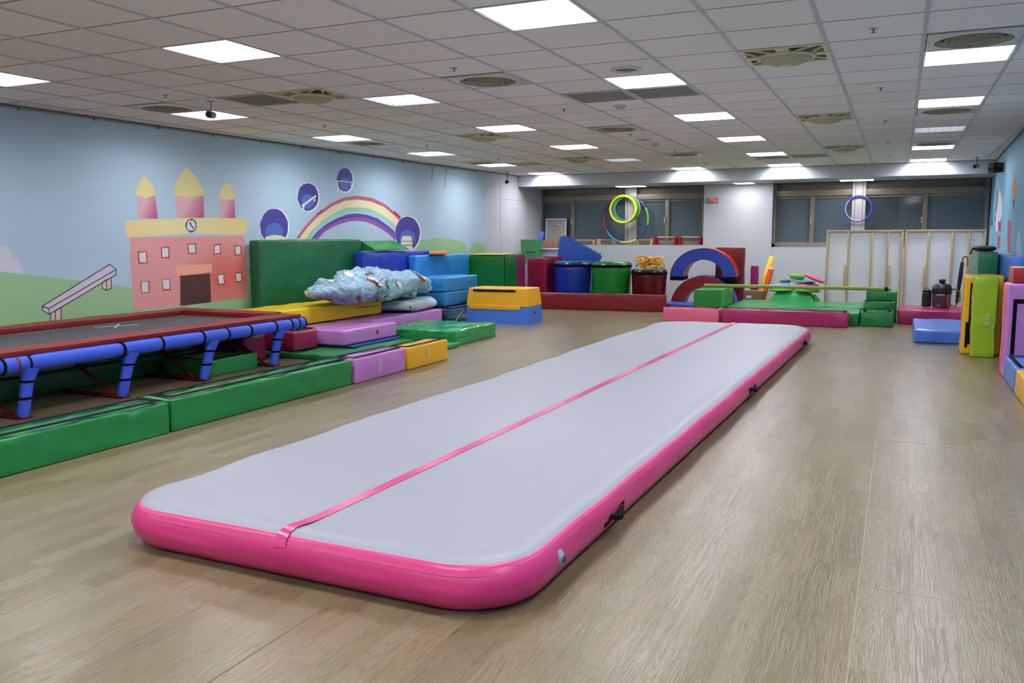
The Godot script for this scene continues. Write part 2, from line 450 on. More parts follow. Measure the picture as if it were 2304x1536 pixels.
# ---------------------------------------------------------------- printed pictures (flat print only)
const INKS = {"hill": [150, 190, 140], "cloud": [206, 205, 214], "castle": [214, 150, 148], "door": [74, 38, 38], "lintel": [230, 160, 144], "tower": [216, 170, 176],
	"roof": [224, 214, 150], "band": [226, 216, 158], "winrim": [170, 74, 74], "winpane": [212, 218, 224], "ink": [52, 54, 78], "beamtop": [206, 198, 204], "beamleg": [216, 190, 176],
	"rb0": [186, 92, 104], "rb1": [232, 218, 176], "rb2": [150, 206, 160], "rb3": [178, 196, 232], "rb4": [84, 72, 150], "rb5": [150, 80, 158], "rbx": [160, 26, 34],
	"white": [238, 238, 244], "oval": [66, 58, 140], "oval2": [76, 108, 178], "cream": [228, 222, 194], "orange": [200, 140, 84], "brown": [130, 116, 76], "red": [196, 58, 86], "paleb": [176, 206, 224]}

func ink(n: String) -> Color:
	var c: Array = INKS[n]
	return Color8(c[0], c[1], c[2])

# fills a polygon given in metres (d, y) on a picture that starts at d0 and has k pixels per metre
func fill_poly(im: Image, flat: Array, col: Color, d0: float, top: float, k: float) -> void:
	var n := flat.size() / 2
	var ys := 1e9
	var ye := -1e9
	var xs := PackedFloat32Array()
	var yy := PackedFloat32Array()
	for i in n:
		var px: float = (flat[i * 2] - d0) * k
		var py: float = (top - flat[i * 2 + 1]) * k
		xs.append(px)
		yy.append(py)
		ys = minf(ys, py)
		ye = maxf(ye, py)
	for row in range(maxi(0, int(ys)), mini(im.get_height(), int(ye) + 1)):
		var cuts: Array[float] = []
		var y := row + 0.5
		for i in n:
			var j := (i + 1) % n
			if (yy[i] <= y) != (yy[j] <= y):
				cuts.append(xs[i] + (y - yy[i]) / (yy[j] - yy[i]) * (xs[j] - xs[i]))
		cuts.sort()
		for c in range(0, cuts.size() - 1, 2):
			var a := clampi(int(round(cuts[c])), 0, im.get_width())
			var b := clampi(int(round(cuts[c + 1])), 0, im.get_width())
			if b > a:
				im.fill_rect(Rect2i(a, row, b - a, 1), col)

func draw_line_on(im: Image, flat: Array, col: Color, d0: float, top: float, k: float, wd: float) -> void:
	for i in flat.size() / 2 - 1:
		var a := Vector2(flat[i * 2], flat[i * 2 + 1])
		var b := Vector2(flat[i * 2 + 2], flat[i * 2 + 3])
		var n := (b - a).normalized().orthogonal() * wd * 0.5
		var e := (b - a).normalized() * wd * 0.4
		fill_poly(im, [a.x + n.x - e.x, a.y + n.y - e.y, b.x + n.x + e.x, b.y + n.y + e.y, b.x - n.x + e.x, b.y - n.y + e.y, a.x - n.x - e.x, a.y - n.y - e.y], col, d0, top, k)

func banner_picture(d0: float, span: float) -> ImageTexture:
	var k := 2048.0 / span
	var im := Image.create(2048, int(2.68 * k), false, Image.FORMAT_RGB8)
	im.fill(Color8(174, 198, 212))
	for p in PRINT:
		if p[0] == "castle" or p[0] == "tower" or p[0] == "roof" or p[0] == "band":
			fill_poly(im, p[1], ink(p[0]), d0, 2.68, k)
			castle_wash(im, p, d0, k)
		else:
			fill_poly(im, p[1], ink(p[0]), d0, 2.68, k)
	for l in PRINT_LINES:
		draw_line_on(im, l, ink("ink"), d0, 2.68, k, 0.011)
	return ImageTexture.create_from_image(im)

# the airbrushed red of the printed castle: inside its own outline only
func castle_wash(im: Image, p: Array, d0: float, k: float) -> void:
	var f: Array = p[1]
	var lo := Vector2(1e9, 1e9)
	var hi := Vector2(-1e9, -1e9)
	for i in f.size() / 2:
		lo = lo.min(Vector2(f[i * 2], f[i * 2 + 1]))
		hi = hi.max(Vector2(f[i * 2], f[i * 2 + 1]))
	var base := ink(p[0])
	for x in range(maxi(0, int((lo.x - d0) * k)), mini(im.get_width(), int((hi.x - d0) * k))):
		for y in range(maxi(0, int((2.68 - hi.y) * k)), mini(im.get_height(), int((2.68 - lo.y) * k))):
			if not im.get_pixel(x, y).is_equal_approx(base):
				continue
			var u := (x / k + d0 - lo.x) / (hi.x - lo.x)
			var v := (2.68 - y / k - lo.y) / (hi.y - lo.y)
			var t := 0.0
			var to := base
			if p[0] == "castle":
				t = clampf(0.95 - Vector2((u - 0.78) * 2.2, (v - 0.36) * 1.7).length(), 0.0, 0.8)
				to = Color8(198, 84, 76)
			elif p[0] == "tower":
				t = clampf((u - 0.35) * 1.4 + (0.5 - v) * 0.7, 0.0, 1.0)
				to = Color8(176, 84, 124)
			else:
				t = clampf(absf(u - 0.5) * 1.6 - 0.3, 0.0, 0.7)
				to = Color8(228, 190, 120)
			im.set_pixel(x, y, base.lerp(to, t))

func side_picture() -> ImageTexture:
	var k := 2048.0 / 7.0
	var im := Image.create(2048, int(2.7 * k), false, Image.FORMAT_RGB8)
	im.fill(Color8(120, 178, 208))
	for p in SIDE_PRINT:
		fill_poly(im, p[1], ink(p[0]), 11.3, 2.7, k)
	return ImageTexture.create_from_image(im)

# printed cotton of the quilts: mottled teal with small patches
func quilt_picture(sd: int, base: Color, base2: Color) -> ImageTexture:
	var im := Image.create(512, 512, false, Image.FORMAT_RGB8)
	nz.seed = sd
	for y in 512:
		for x in 512:
			var t := clampf(0.5 + nz.get_noise_2d(x * 0.05, y * 0.05) * 1.2 + nz.get_noise_2d(x * 0.4, y * 0.4) * 0.5, 0.0, 1.0)
			im.set_pixel(x, y, base.lerp(base2, t))
	var r := RandomNumberGenerator.new()
	r.seed = sd
	var patch := [Color8(150, 52, 50), Color8(60, 52, 52), Color8(212, 204, 188), Color8(112, 90, 78), Color8(222, 218, 208)]
	for i in 13:
		var cx := r.randf_range(20, 490)
		var cy := r.randf_range(20, 490)
		for b in 5:
			var f := []
			var rr := r.randf_range(9, 24)
			var ox := r.randf_range(-17, 17)
			var oy := r.randf_range(-17, 17)
			for a in 9:
				var t := TAU * a / 9
				f.append(cx + ox + cos(t) * rr * r.randf_range(0.6, 1.0) * 0.7)
				f.append(512.0 - (cy + oy + sin(t) * rr * r.randf_range(0.6, 1.1)))
			fill_poly(im, f, patch[r.randi() % 5], 0.0, 512.0, 1.0)
	return ImageTexture.create_from_image(im)

# ---------------------------------------------------------------- room
func wall_sheet(x0: float, d0: float, x1: float, d1: float, y0: float, y1: float, nu: int, nv: int, ripple: float, sd: int) -> ArrayMesh:
	# a hung sheet facing the room between two ground points, uv 0..1
	var st := SurfaceTool.new()
	st.begin(Mesh.PRIMITIVE_TRIANGLES)
	var a := V(x0, 0, d0)
	var b := V(x1, 0, d1)
	var nrm := (b - a).normalized().cross(Vector3.UP)
	nz.seed = sd
	var f := func(i: int, j: int) -> Vector3:
		var u := float(i) / nu
		var v := float(j) / nv
		var p := a.lerp(b, u) + Vector3(0, lerpf(y1, y0, v), 0)
		var near_end := clampf((u - 0.86) / 0.14, 0.0, 1.0) * clampf(1.0 - v * 2.6, 0.0, 1.0)
		var w := nz.get_noise_2d(u * 9.0, v * 5.0) * ripple + near_end * ripple * 1.6 * sin((u * 34.0 - v * 13.0))
		return p + nrm * w
	for i in nu:
		for j in nv:
			for k in [[0, 0], [1, 0], [1, 1], [0, 0], [1, 1], [0, 1]]:
				st.set_uv(Vector2(float(i + k[0]) / nu, float(j + k[1]) / nv))
				st.add_vertex(f.call(i + k[0], j + k[1]))
	st.generate_normals()
	st.index()
	return st.commit()

func slab(p: Node3D, called: String, x0: float, x1: float, y0: float, y1: float, d0: float, d1: float, m: Material) -> MeshInstance3D:
	return part(p, called, plain_box(x1 - x0, y1 - y0, d1 - d0), m, V((x0 + x1) * 0.5, (y0 + y1) * 0.5, (d0 + d1) * 0.5))

func in_frame(p: Vector3, margin := 40.0) -> bool:
	var c := cam.transform.affine_inverse() * p
	if c.z > -0.3:
		return false
	var u := 1152.0 + 1923.3 * c.x / -c.z
	var v := 768.0 - 1923.3 * c.y / -c.z
	return u > -margin and u < 2304.0 + margin and v > -margin and v < 1536.0 + margin

var cam: Camera3D

func build_floor() -> void:
	var fl := struct("floor")
	slab(fl, "screed", -9.0, 2.0, -0.2, -0.013, -4.4, 19.0, mtl("screed", Color8(150, 136, 112), 0.8))
	var tones := [Color8(126, 115, 86), Color8(119, 106, 78), Color8(132, 121, 94), Color8(124, 112, 83), Color8(129, 114, 86)]
	var pm := []
	var grain := noise_tex("grain", 0.005, 1024, 3, false, 8.0, bands(9, Color(0.86, 0.84, 0.81), Color(1, 1, 1)))
	var relief := noise_tex("grain_relief", 0.005, 1024, 3, false, 8.0, bands(9, Color.BLACK, Color.WHITE))
	for i in 5:
		var m := mtl("oak_print_%d" % i, tones[i], 0.3)
		m.albedo_texture = grain
		m.uv1_triplanar = true
		m.uv1_world_triplanar = true
		m.uv1_scale = Vector3(2.4, 1.0, 0.16)
		m.uv1_offset = Vector3(i * 0.37, 0, i * 0.21)
		m.heightmap_enabled = true
		m.heightmap_texture = relief
		m.heightmap_scale = 0.03
		pm.append(m)
	# the far planks share one mesh with the tones in its vertex colours
	var fm := mtl("oak_print_far", Color.WHITE, 0.3)
	fm.albedo_texture = grain
	fm.vertex_color_use_as_albedo = true
	fm.uv1_triplanar = true
	fm.uv1_world_triplanar = true
	fm.uv1_scale = Vector3(2.4, 1.0, 0.16)
	fm.heightmap_enabled = true
	fm.heightmap_texture = relief
	fm.heightmap_scale = 0.03
	var spots := []
	rng.seed = 5
	for c in range(-83, 16):
		var x := -0.085 + c * 0.1
		var o := rng.randf() * 0.6
		for r in range(-8, 32):
			var d := r * 0.6 + o
			var q := V(x + 0.05, 0, d + 0.3)
			if q.x > right_x(d) + 0.1 or q.x < left_x(d) - 0.1 or d > 18.4 or d < -4.2:
				continue
			var hid := (q.x > -3.1 and q.x < -1.25 and d > 2.9 and d < 11.2) or (q.x < -4.75)
			spots.append([1e6 if hid or not in_frame(q) else Vector2(q.x, d + 0.3).length(), x, d, rng.randi() % 5])
	spots.sort_custom(func(a, b): return a[0] < b[0])
	var pb := plain_box(0.0998, 0.012, 0.5998)
	var st := SurfaceTool.new()
	st.begin(Mesh.PRIMITIVE_TRIANGLES)
	for i in spots.size():
		var s: Array = spots[i]
		var at := V(s[1] + 0.05, -0.006, s[2] + 0.3)
		if i < 300:
			part(fl, "plank", pb, pm[s[3]], at)
		else:
			st.set_color(tones[s[3]].srgb_to_linear())
			var a := V(s[1] + 0.0001, 0, s[2] + 0.0001)
			var b := V(s[1] + 0.0999, 0, s[2] + 0.5999)
			var q := [Vector3(a.x, 0, a.z), Vector3(a.x, 0, b.z), Vector3(b.x, 0, b.z), Vector3(b.x, 0, a.z)]
			var w := [q[0] - Vector3(0, 0.012, 0), q[1] - Vector3(0, 0.012, 0), q[2] - Vector3(0, 0.012, 0), q[3] - Vector3(0, 0.012, 0)]
			st.set_smooth_group(-1)
			for k in [0, 1, 2, 0, 2, 3]:
				st.add_vertex(q[k])
			for e in 4:
				var e2: int = (e + 1) % 4
				for v in [q[e], w[e2], q[e2], q[e], w[e], w[e2]]:
					st.add_vertex(v)
	st.generate_normals()
	var far := part(fl, "far_planks", st.commit(), fm)
	far.set_meta("kind", "stuff")
	# raised joints between the sheets
	var jm := mtl("joint", Color8(164, 152, 128), 0.3)
	var dark := mtl("joint_dark", Color8(122, 92, 84), 0.7)
	for j in [[-0.088, -0.084, 1.2, 6.3]]:
		part(fl, "sheet_joint", bx(0.003, 0.0014, j[3] - j[2], 0.0006), jm, V(-0.086, -0.0003, (j[2] + j[3]) * 0.5))
	for d in [3.57, 6.29, 7.23, 8.2, 10.49]:
		part(fl, "sheet_joint", bx(0.75 if d > 3.6 else 1.2, 0.0014, 0.003, 0.0006), jm, V(0.3 if d > 3.6 else 0.52, -0.0003, d))
	part(fl, "sheet_joint", bx(0.006, 0.001, 1.7, 0.0005), dark, V(-1.93, -0.0001, 1.8))

var cells := {}

func cell_at(i: int, j: int) -> Vector3:
	return V(GX + (i + 0.5) * T, H, GD + (j + 0.5) * T)

func build_ceiling() -> void:
	var ce := struct("ceiling")
	slab(ce, "slab", -9.0, 2.0, 3.0, 3.15, -4.4, 19.0, mtl("slab", Color8(150, 148, 146), 0.9))
	var tm := []
	for i in 3:
		var m := mtl("mineral_tile_%d" % i, [Color8(243, 236, 228), Color8(246, 239, 231), Color8(240, 233, 225)][i], 0.92)
		m.uv1_triplanar = true
		m.uv1_world_triplanar = true
		m.uv1_scale = Vector3(2.2, 2.2, 2.2)
		m.albedo_texture = noise_tex("fissure", 0.09, 512, 3, false, 8.0, ramp2(Color(0.86, 0.86, 0.86), Color(1, 1, 1), Color(0.98, 0.98, 0.98)))
		tm.append(m)
	var tile := plain_box(0.578, 0.014, 0.578)
	var hidden := SurfaceTool.new()
	hidden.begin(Mesh.PRIMITIVE_TRIANGLES)
	rng.seed = 9
	for i in range(-15, 3):
		for j in range(-17, 19):
			if cells.has(Vector2i(i, j)):
				continue
			var at := cell_at(i, j) + Vector3(0, 0.007, 0)
			var k := rng.randi() % 3
			if at.x - 0.3 < left_x(-at.z) or at.x + 0.3 > right_x(-at.z):
				# cut tiles along the walls
				var xa := maxf(at.x - 0.289, left_x(-at.z) - 0.05)
				var xb := minf(at.x + 0.289, right_x(-at.z) + 0.05)
				if xb - xa > 0.04:
					part(ce, "cut_tile", plain_box(xb - xa, 0.014, 0.578), tm[k], Vector3((xa + xb) * 0.5, at.y, at.z))
			elif in_frame(at, 150.0):
				part(ce, "tile", tile, tm[k], at)
			else:
				hidden.append_from(tile, 0, Transform3D(Basis(), at))
	var hid := part(ce, "tiles_overhead", hidden.commit(), tm[0])
	hid.set_meta("kind", "stuff")
	var rm := mtl("tee_bar", Color8(188, 187, 188), 0.45)
	for i in range(-14, 4):
		var x := GX + i * T
		if x < left_x(0.0) or x > right_x(17.0):
			continue
		part(ce, "main_tee", bx(0.024, 0.03, 21.5, 0.001), rm, V(x, H - 0.006, 6.45))
	var cm := mtl("cross_tee", Color8(150, 149, 150), 0.6)
	for j in range(-16, 20):
		part(ce, "cross_tee", plain_box(9.9, 0.02, 0.016), cm, V(-3.35, H + 0.010, GD + j * T))
	# edge trims
	var em := mtl("wall_trim", Color8(120, 116, 112), 0.6)
	part(ce, "edge_trim", tube(PackedVector3Array([V(left_x(-4.0) + 0.015, H - 0.004, -4.0), V(left_x(17.18) + 0.015, H - 0.004, 17.18)]), 0.012, 4), em)
	part(ce, "edge_trim", tube(PackedVector3Array([V(right_x(-4.0) - 0.015, H - 0.004, -4.0), V(right_x(17.18) - 0.015, H - 0.004, 17.18)]), 0.012, 4), em)
	# beam and lowered soffit in front of the windows
	var wm := mtl("white_paint", Color8(193, 198, 202), 0.55)
	slab(ce, "beam", -8.4, 2.0, SOFFIT, 3.0, BEAM_D, BEAM_D + 0.16, wm)
	slab(ce, "soffit", -8.4, 2.0, SOFFIT + 0.002, SOFFIT + 0.04, BEAM_D + 0.16, 18.9, wm)
	for x in [-6.9, -6.3, -5.7, -4.5, -3.9, -3.3, -2.3, -1.6, -0.1, 0.5, 1.1]:
		part(ce, "soffit_joint", plain_box(0.008, 0.002, 1.1), em, V(x, SOFFIT + 0.0015, 17.85))

func build_walls() -> void:
	var wm := mtl("white_paint", Color8(193, 198, 202), 0.55)
	var wl := struct("wall_left")
	var a := Vector2(left_x(-4.4), -4.4)
	var b := Vector2(left_x(18.9), 18.9)
	var ang := atan2(b.x - a.x, b.y - a.y)
	part(wl, "wall_body", plain_box(0.2, 3.2, 23.4), wm, V((a.x + b.x) * 0.5 - 0.1, 1.4, 7.25), Vector3(0, -ang, 0))
	var gm := mtl("groove", Color8(150, 152, 158), 0.8)
	for g in [[16.35, 2.0], [17.6, 2.0]]:
		part(wl, "panel_joint", plain_box(0.004, 2.6, 0.008), gm, V(left_x(g[0]) + 0.001, 1.3, g[0]))
	part(wl, "panel_joint", plain_box(0.004, 0.008, 2.4), gm, V(left_x(17.0) + 0.001, 2.17, 17.0), Vector3(0, -ang, 0))
	# blue printed side wall
	var wr := struct("wall_right")
	a = Vector2(right_x(-4.4), -4.4)
	b = Vector2(right_x(18.9), 18.9)
	ang = atan2(b.x - a.x, b.y - a.y)
	part(wr, "wall_body", plain_box(0.2, 3.2, 23.4), mtl("blue_paint", Color8(120, 178, 208), 0.55), V((a.x + b.x) * 0.5 + 0.1, 1.4, 7.25), Vector3(0, -ang, 0))
	var sm := mtl("side_print", Color.WHITE, 0.5)
	sm.albedo_texture = side_picture()
	var sheet := wall_sheet(right_x(18.3) - 0.006, 18.3, right_x(11.3) - 0.006, 11.3, 0.0, 2.69, 20, 6, 0.0, 3)
	# the picture runs with depth, the sheet from the back forward
	sm.uv1_scale = Vector3(-1, 1, 1)
	sm.uv1_offset = Vector3(1, 0, 0)
	part(wr, "printed_panel", sheet, sm)
	var wf := struct("wall_front")
	slab(wf, "wall_body", -9.0, 2.0, -0.2, 3.1, -4.6, -4.0, wm)
	# back wall with two window openings
	var wb := struct("wall_back")
	slab(wb, "below_window", -8.2, -3.8, 0.0, 1.2, WALL_D, 18.9, wm)
	slab(wb, "pillar", -3.8, -2.42, 0.0, 2.5, WALL_D, 18.9, wm)
	slab(wb, "below_window", -2.42, 2.0, 0.0, 1.16, WALL_D, 18.9, wm)
	slab(wb, "outer_leaf", -8.4, 2.0, 0.0, 3.1, 19.3, 19.5, mtl("night_wall", Color8(30, 36, 42), 0.9))
	slab(wb, "cover_strip", -2.425, -2.40, 0.0, 2.46, WALL_D - 0.012, WALL_D + 0.05, mtl("strip", Color8(188, 194, 202), 0.5))
	build_window("window_1", -7.6, -3.8, 1.2, 2.455, [-6.8, -5.42, -4.62], -1)
	build_window("window_2", -2.42, 1.5, 1.16, 2.455, [-1.64, -0.77, 0.42], 2)

func build_window(called: String, x0: float, x1: float, y0: float, y1: float, stiles: Array, clear_pane: int) -> void:
	var w := struct(called)
	var fm := mtl("bronze_frame", Color8(140, 131, 116), 0.45, 0.25)
	var lm := mtl("pale_mullion", Color8(186, 184, 180), 0.45, 0.2)
	var pane := mtl("frosted_pane", Color8(82, 98, 106), 0.28)
	var clear := mtl("clear_pane", Color(0.5, 0.55, 0.58, 0.16), 0.05)
	clear.transparency = BaseMaterial3D.TRANSPARENCY_ALPHA
	var mid := (x0 + x1) * 0.5
	part(w, "sill_rail", bx(x1 - x0, 0.07, 0.1), fm, V(mid, y0, WIN_D))
	part(w, "head_box", bx(x1 - x0, 0.12, 0.12), fm, V(mid, y1 - 0.27, WIN_D - 0.02))
	part(w, "head_panel", bx(x1 - x0, 0.15, 0.03), fm, V(mid, y1 - 0.15, WIN_D + 0.1))
	part(w, "jamb", bx(0.07, y1 - y0, 0.1), fm, V(x0 + 0.035, y0, WIN_D))
	part(w, "jamb", bx(0.07, y1 - y0, 0.1), fm, V(x1 - 0.035, y0, WIN_D))
	part(w, "mullion", bx(0.25, y1 - y0, 0.16), lm, V(stiles[1], y0, WIN_D - 0.04))
	for g in [-0.07, 0.07]:
		part(w, "mullion_groove", plain_box(0.012, y1 - y0, 0.01), fm, V(stiles[1] + g, (y0 + y1) * 0.5, WIN_D - 0.121))
	for k in [0, 2]:
		var st := part(w, "stile", bx(0.085, y1 - y0 - 0.3, 0.07), fm, V(stiles[k], y0 + 0.05, WIN_D - 0.01))
		part(st, "latch", bx(0.025, 0.12, 0.03), lm, Vector3(-0.02 if k == 0 else -0.05, 0.42, 0.045))
	var e := [x0 + 0.07, stiles[0], stiles[1], stiles[2], x1 - 0.07]
	for k in 4:
		var pw: float = e[k + 1] - e[k]
		part(w, "pane", plain_box(pw, y1 - y0 - 0.3, 0.008), clear if k == clear_pane else pane, V((e[k] + e[k + 1]) * 0.5, (y0 + 0.05 + y1 - 0.25) * 0.5, WIN_D + 0.02 - 0.012 * (k % 2)))
		part(w, "sash_rail", bx(pw, 0.05, 0.05), fm, V((e[k] + e[k + 1]) * 0.5, y0 + 0.05, WIN_D))
		part(w, "sash_rail", bx(pw, 0.045, 0.05), fm, V((e[k] + e[k + 1]) * 0.5, y1 - 0.315, WIN_D))
		if k == clear_pane:
			var bm := mtl("grille_bar", Color8(40, 44, 50), 0.6)
			for q in 11:
				part(w, "grille_bar", plain_box(0.014, y1 - y0, 0.014), bm, V(e[k] + 0.06 + (pw - 0.1) * q / 10.0, (y0 + y1) * 0.5, WIN_D + 0.16))
			for q in 10:
				part(w, "grille_bar", plain_box(pw, 0.014, 0.014), bm, V((e[k] + e[k + 1]) * 0.5, y0 + 0.1 + 0.105 * q, WIN_D + 0.175))
			part(w, "outside_panel", plain_box(0.7, 1.3, 0.02), mtl("outside_panel", Color8(96, 104, 110), 0.8), V(e[k + 1] - 0.1, 1.8, WIN_D + 0.4))
	if called == "window_2":
		pass

# ---------------------------------------------------------------- ceiling fittings
const ROW_WORDS = {-14: "far behind the camera", -10: "behind the camera", -6: "above the camera", -2: "first", 2: "second", 6: "third", 10: "fourth", 14: "fifth", 18: "last"}

func light_label(i: int, j: int) -> String:
	var colw: String = {-12: "in the row nearest the mural wall", -8: "in the second row from the mural wall", -7: "in the second row from the mural wall", -4: "in the third row from the mural wall", 0: "in the row nearest the blue side wall"}[i]
	if j == 18:
		return "recessed louvred ceiling light against the white beam, " + colw
	return "recessed louvred ceiling light, %s %s" % [ROW_WORDS[j], colw]

var louver_long: Mesh
var louver_cross: Mesh

func ceiling_light(i: int, j: int, power: float) -> void:
	cells[Vector2i(i, j)] = true
	var t := thing("ceiling_light", light_label(i, j), "ceiling light", cell_at(i, j), 0.0, "recessed louvre lights in the ceiling grid")
	var wm := mtl("lamp_white", Color8(236, 238, 242), 0.4)
	for s in [[0.29, 0.0, 0.006, 0.58], [-0.29, 0.0, 0.006, 0.58]]:
		part(t, "housing_side", plain_box(0.006, 0.12, 0.58), wm, Vector3(s[0], 0.06, 0))
		part(t, "housing_side", plain_box(0.58, 0.12, 0.006), wm, Vector3(0, 0.06, s[0]))
	part(t, "housing_top", plain_box(0.59, 0.006, 0.59), wm, Vector3(0, 0.122, 0))
	var em := mtl("lamp_tube_%d" % int(power * 10), Color8(240, 244, 250), 0.4)
	em.emission_enabled = true
	em.emission = Color(0.97, 0.97, 1.0)
	em.emission_energy_multiplier = 5.0 * power
	for x in [-0.21, -0.07, 0.07, 0.21]:
		part(t, "tube", louver_tube, em, Vector3(x, 0.095, 0))
	for k in 6:
		part(t, "louver_blade", louver_long, wm, Vector3(-0.29 + 0.58 * (k + 1) / 7.0, 0.012, 0))
	for k in 4:
		part(t, "louver_blade", louver_cross, wm, Vector3(0, 0.012, -0.29 + 0.58 * (k + 1) / 5.0))
	var rim := mtl("lamp_rim", Color8(214, 216, 222), 0.5)
	for s in [-0.286, 0.286]:
		part(t, "rim", plain_box(0.016, 0.008, 0.59), rim, Vector3(s, 0.002, 0))
		part(t, "rim", plain_box(0.558, 0.008, 0.016), rim, Vector3(0, 0.002, s))
	var l := AreaLight3D.new()
	l.name = "glow"
	l.area_size = Vector2(0.54, 0.54)
	l.light_color = Color(0.97, 0.965, 1.0)
	l.light_energy = LAMP * power
	l.set("area_range", 30.0)
	l.set("area_attenuation", 2.0)
	l.shadow_enabled = true
	t.add_child(l)
	l.position = Vector3(0, 0.034, 0)
	l.rotation.x = -PI / 2

var louver_tube: Mesh

func ceiling_fan(i: int, j: int, label: String) -> void:
	cells[Vector2i(i, j)] = true
	var t := thing("ceiling_fan", label, "ceiling fan", cell_at(i, j), 0.0, "square circulation fans set in the ceiling")
	var bm := mtl("beige_plastic", Color8(214, 205, 166), 0.4)
	part(t, "recess", plain_box(0.585, 0.01, 0.585), bm, Vector3(0, 0.2, 0))
	for s in [-0.288, 0.288]:
		part(t, "recess_side", plain_box(0.008, 0.2, 0.58), bm, Vector3(s, 0.1, 0))
		part(t, "recess_side", plain_box(0.58, 0.2, 0.008), bm, Vector3(0, 0.1, s))
		part(t, "frame_bar", bx(0.03, 0.02, 0.59), bm, Vector3(s * 0.97, -0.008, 0))
		part(t, "frame_bar", bx(0.53, 0.02, 0.03), bm, Vector3(0, -0.008, s * 0.97))
	# bowl of the spinner with its rim and hub
	part(t, "spinner", lathe([Vector2(0.0, -0.075), Vector2(0.04, -0.074), Vector2(0.1, -0.066), Vector2(0.16, -0.048), Vector2(0.185, -0.03), Vector2(0.19, -0.012), Vector2(0.18, 0.0)], 40), mtl("spinner_mesh", Color8(176, 168, 134), 0.55))
	part(t, "hub", lathe([Vector2(0.0, -0.081), Vector2(0.035, -0.08), Vector2(0.042, -0.073), Vector2(0.042, -0.06)], 24), bm)
	part(t, "rim", tube(ring_pts(Vector3(0, -0.018, 0), 0.195, 40, 0.0, TAU, false), 0.012, 8, true), bm)
	# flat bridges to the middle of each side and ribs to the corners
	for k in 4:
		var a := k * PI / 2
		part(t, "bridge", bx(0.09, 0.012, 0.1), bm, Vector3(sin(a) * 0.238, -0.012, cos(a) * 0.238), Vector3(0, a, 0))
		for s in [-1.0, 1.0]:
			var b: float = a + s * 0.42
			part(t, "rib", tube(PackedVector3Array([Vector3(sin(b) * 0.195, -0.012, cos(b) * 0.195), Vector3(sin(a) * 0.28 + cos(a) * 0.235 * s, 0.0, cos(a) * 0.28 - sin(a) * 0.235 * s)]), 0.008, 6), bm)
	for k in 4:
		var a := k * PI / 2 + 0.3
		part(t, "blade", bx(0.2, 0.004, 0.06), mtl("fan_blade", Color8(190, 182, 146), 0.5), Vector3(sin(a) * 0.15, 0.05, cos(a) * 0.15), Vector3(0.35, a + PI / 2, 0))

func diffuser(i: int, j: int, label: String) -> void:
	cells[Vector2i(i, j)] = true
	var t := thing("air_diffuser", label, "air vent", cell_at(i, j), 0.0, "round air diffusers in square plates")
	var pm := mtl("diffuser_plate", Color8(206, 203, 192), 0.22)
	var rm := mtl("diffuser_ring", Color8(158, 152, 124), 0.45)
	var plate := PackedVector2Array()
	# square plate with a round opening, built as a ring of quads
	var st := SurfaceTool.new()
	st.begin(Mesh.PRIMITIVE_TRIANGLES)
	st.set_smooth_group(-1)
	for k in 48:
		var t0 := TAU * k / 48
		var t1 := TAU * (k + 1) / 48
		var f := func(an: float, out: bool) -> Vector3:
			var c := Vector2(cos(an), sin(an))
			if out:
				c *= 0.278 / maxf(absf(c.x), absf(c.y))
			else:
				c *= 0.235
			return Vector3(c.x, -0.004 if out else -0.012, c.y)
		var q := [f.call(t0, false), f.call(t0, true), f.call(t1, true), f.call(t1, false)]
		for v in [0, 1, 2, 0, 2, 3]:
			st.add_vertex(q[v])
	st.generate_normals()
	part(t, "plate", st.commit(), pm)
	part(t, "throat", lathe([Vector2(0.235, -0.012), Vector2(0.24, 0.2), Vector2(0.0, 0.2)], 40), rm)
	for k in 5:
		var r := 0.225 - k * 0.043
		part(t, "ring", lathe([Vector2(r - 0.013, 0.02), Vector2(r, -0.014 - k * 0.004), Vector2(r + 0.003, -0.012 - k * 0.004), Vector2(r - 0.009, 0.022)], 40), rm)
	part(t, "cone", lathe([Vector2(0.0, -0.034), Vector2(0.02, -0.032), Vector2(0.03, -0.02)], 24), rm)
	for s in [-0.276, 0.276]:
		part(t, "plate_edge", bx(0.014, 0.012, 0.566), pm, Vector3(s, -0.01, 0))
		part(t, "plate_edge", bx(0.538, 0.012, 0.014), pm, Vector3(0, -0.01, s))

func grille(i: int, j: int, label: String) -> void:
	cells[Vector2i(i, j)] = true
	var t := thing("return_grille", label, "air vent", cell_at(i, j), 0.0, "grey slatted return grilles")
	var gm := mtl("grille_grey", Color8(196, 190, 178), 0.5)
	part(t, "backing", plain_box(0.58, 0.008, 0.58), mtl("grille_dark", Color8(140, 134, 124), 0.8), Vector3(0, 0.03, 0))
	for s in [-0.28, 0.28]:
		part(t, "frame_bar", bx(0.022, 0.016, 0.582), gm, Vector3(s, -0.008, 0))
		part(t, "frame_bar", bx(0.538, 0.016, 0.022), gm, Vector3(0, -0.008, s))
	var slat := plain_box(0.54, 0.002, 0.024)
	for k in 20:
		part(t, "slat", slat, gm, Vector3(0, 0.004, -0.256 + 0.027 * k), Vector3(0.6, 0, 0))

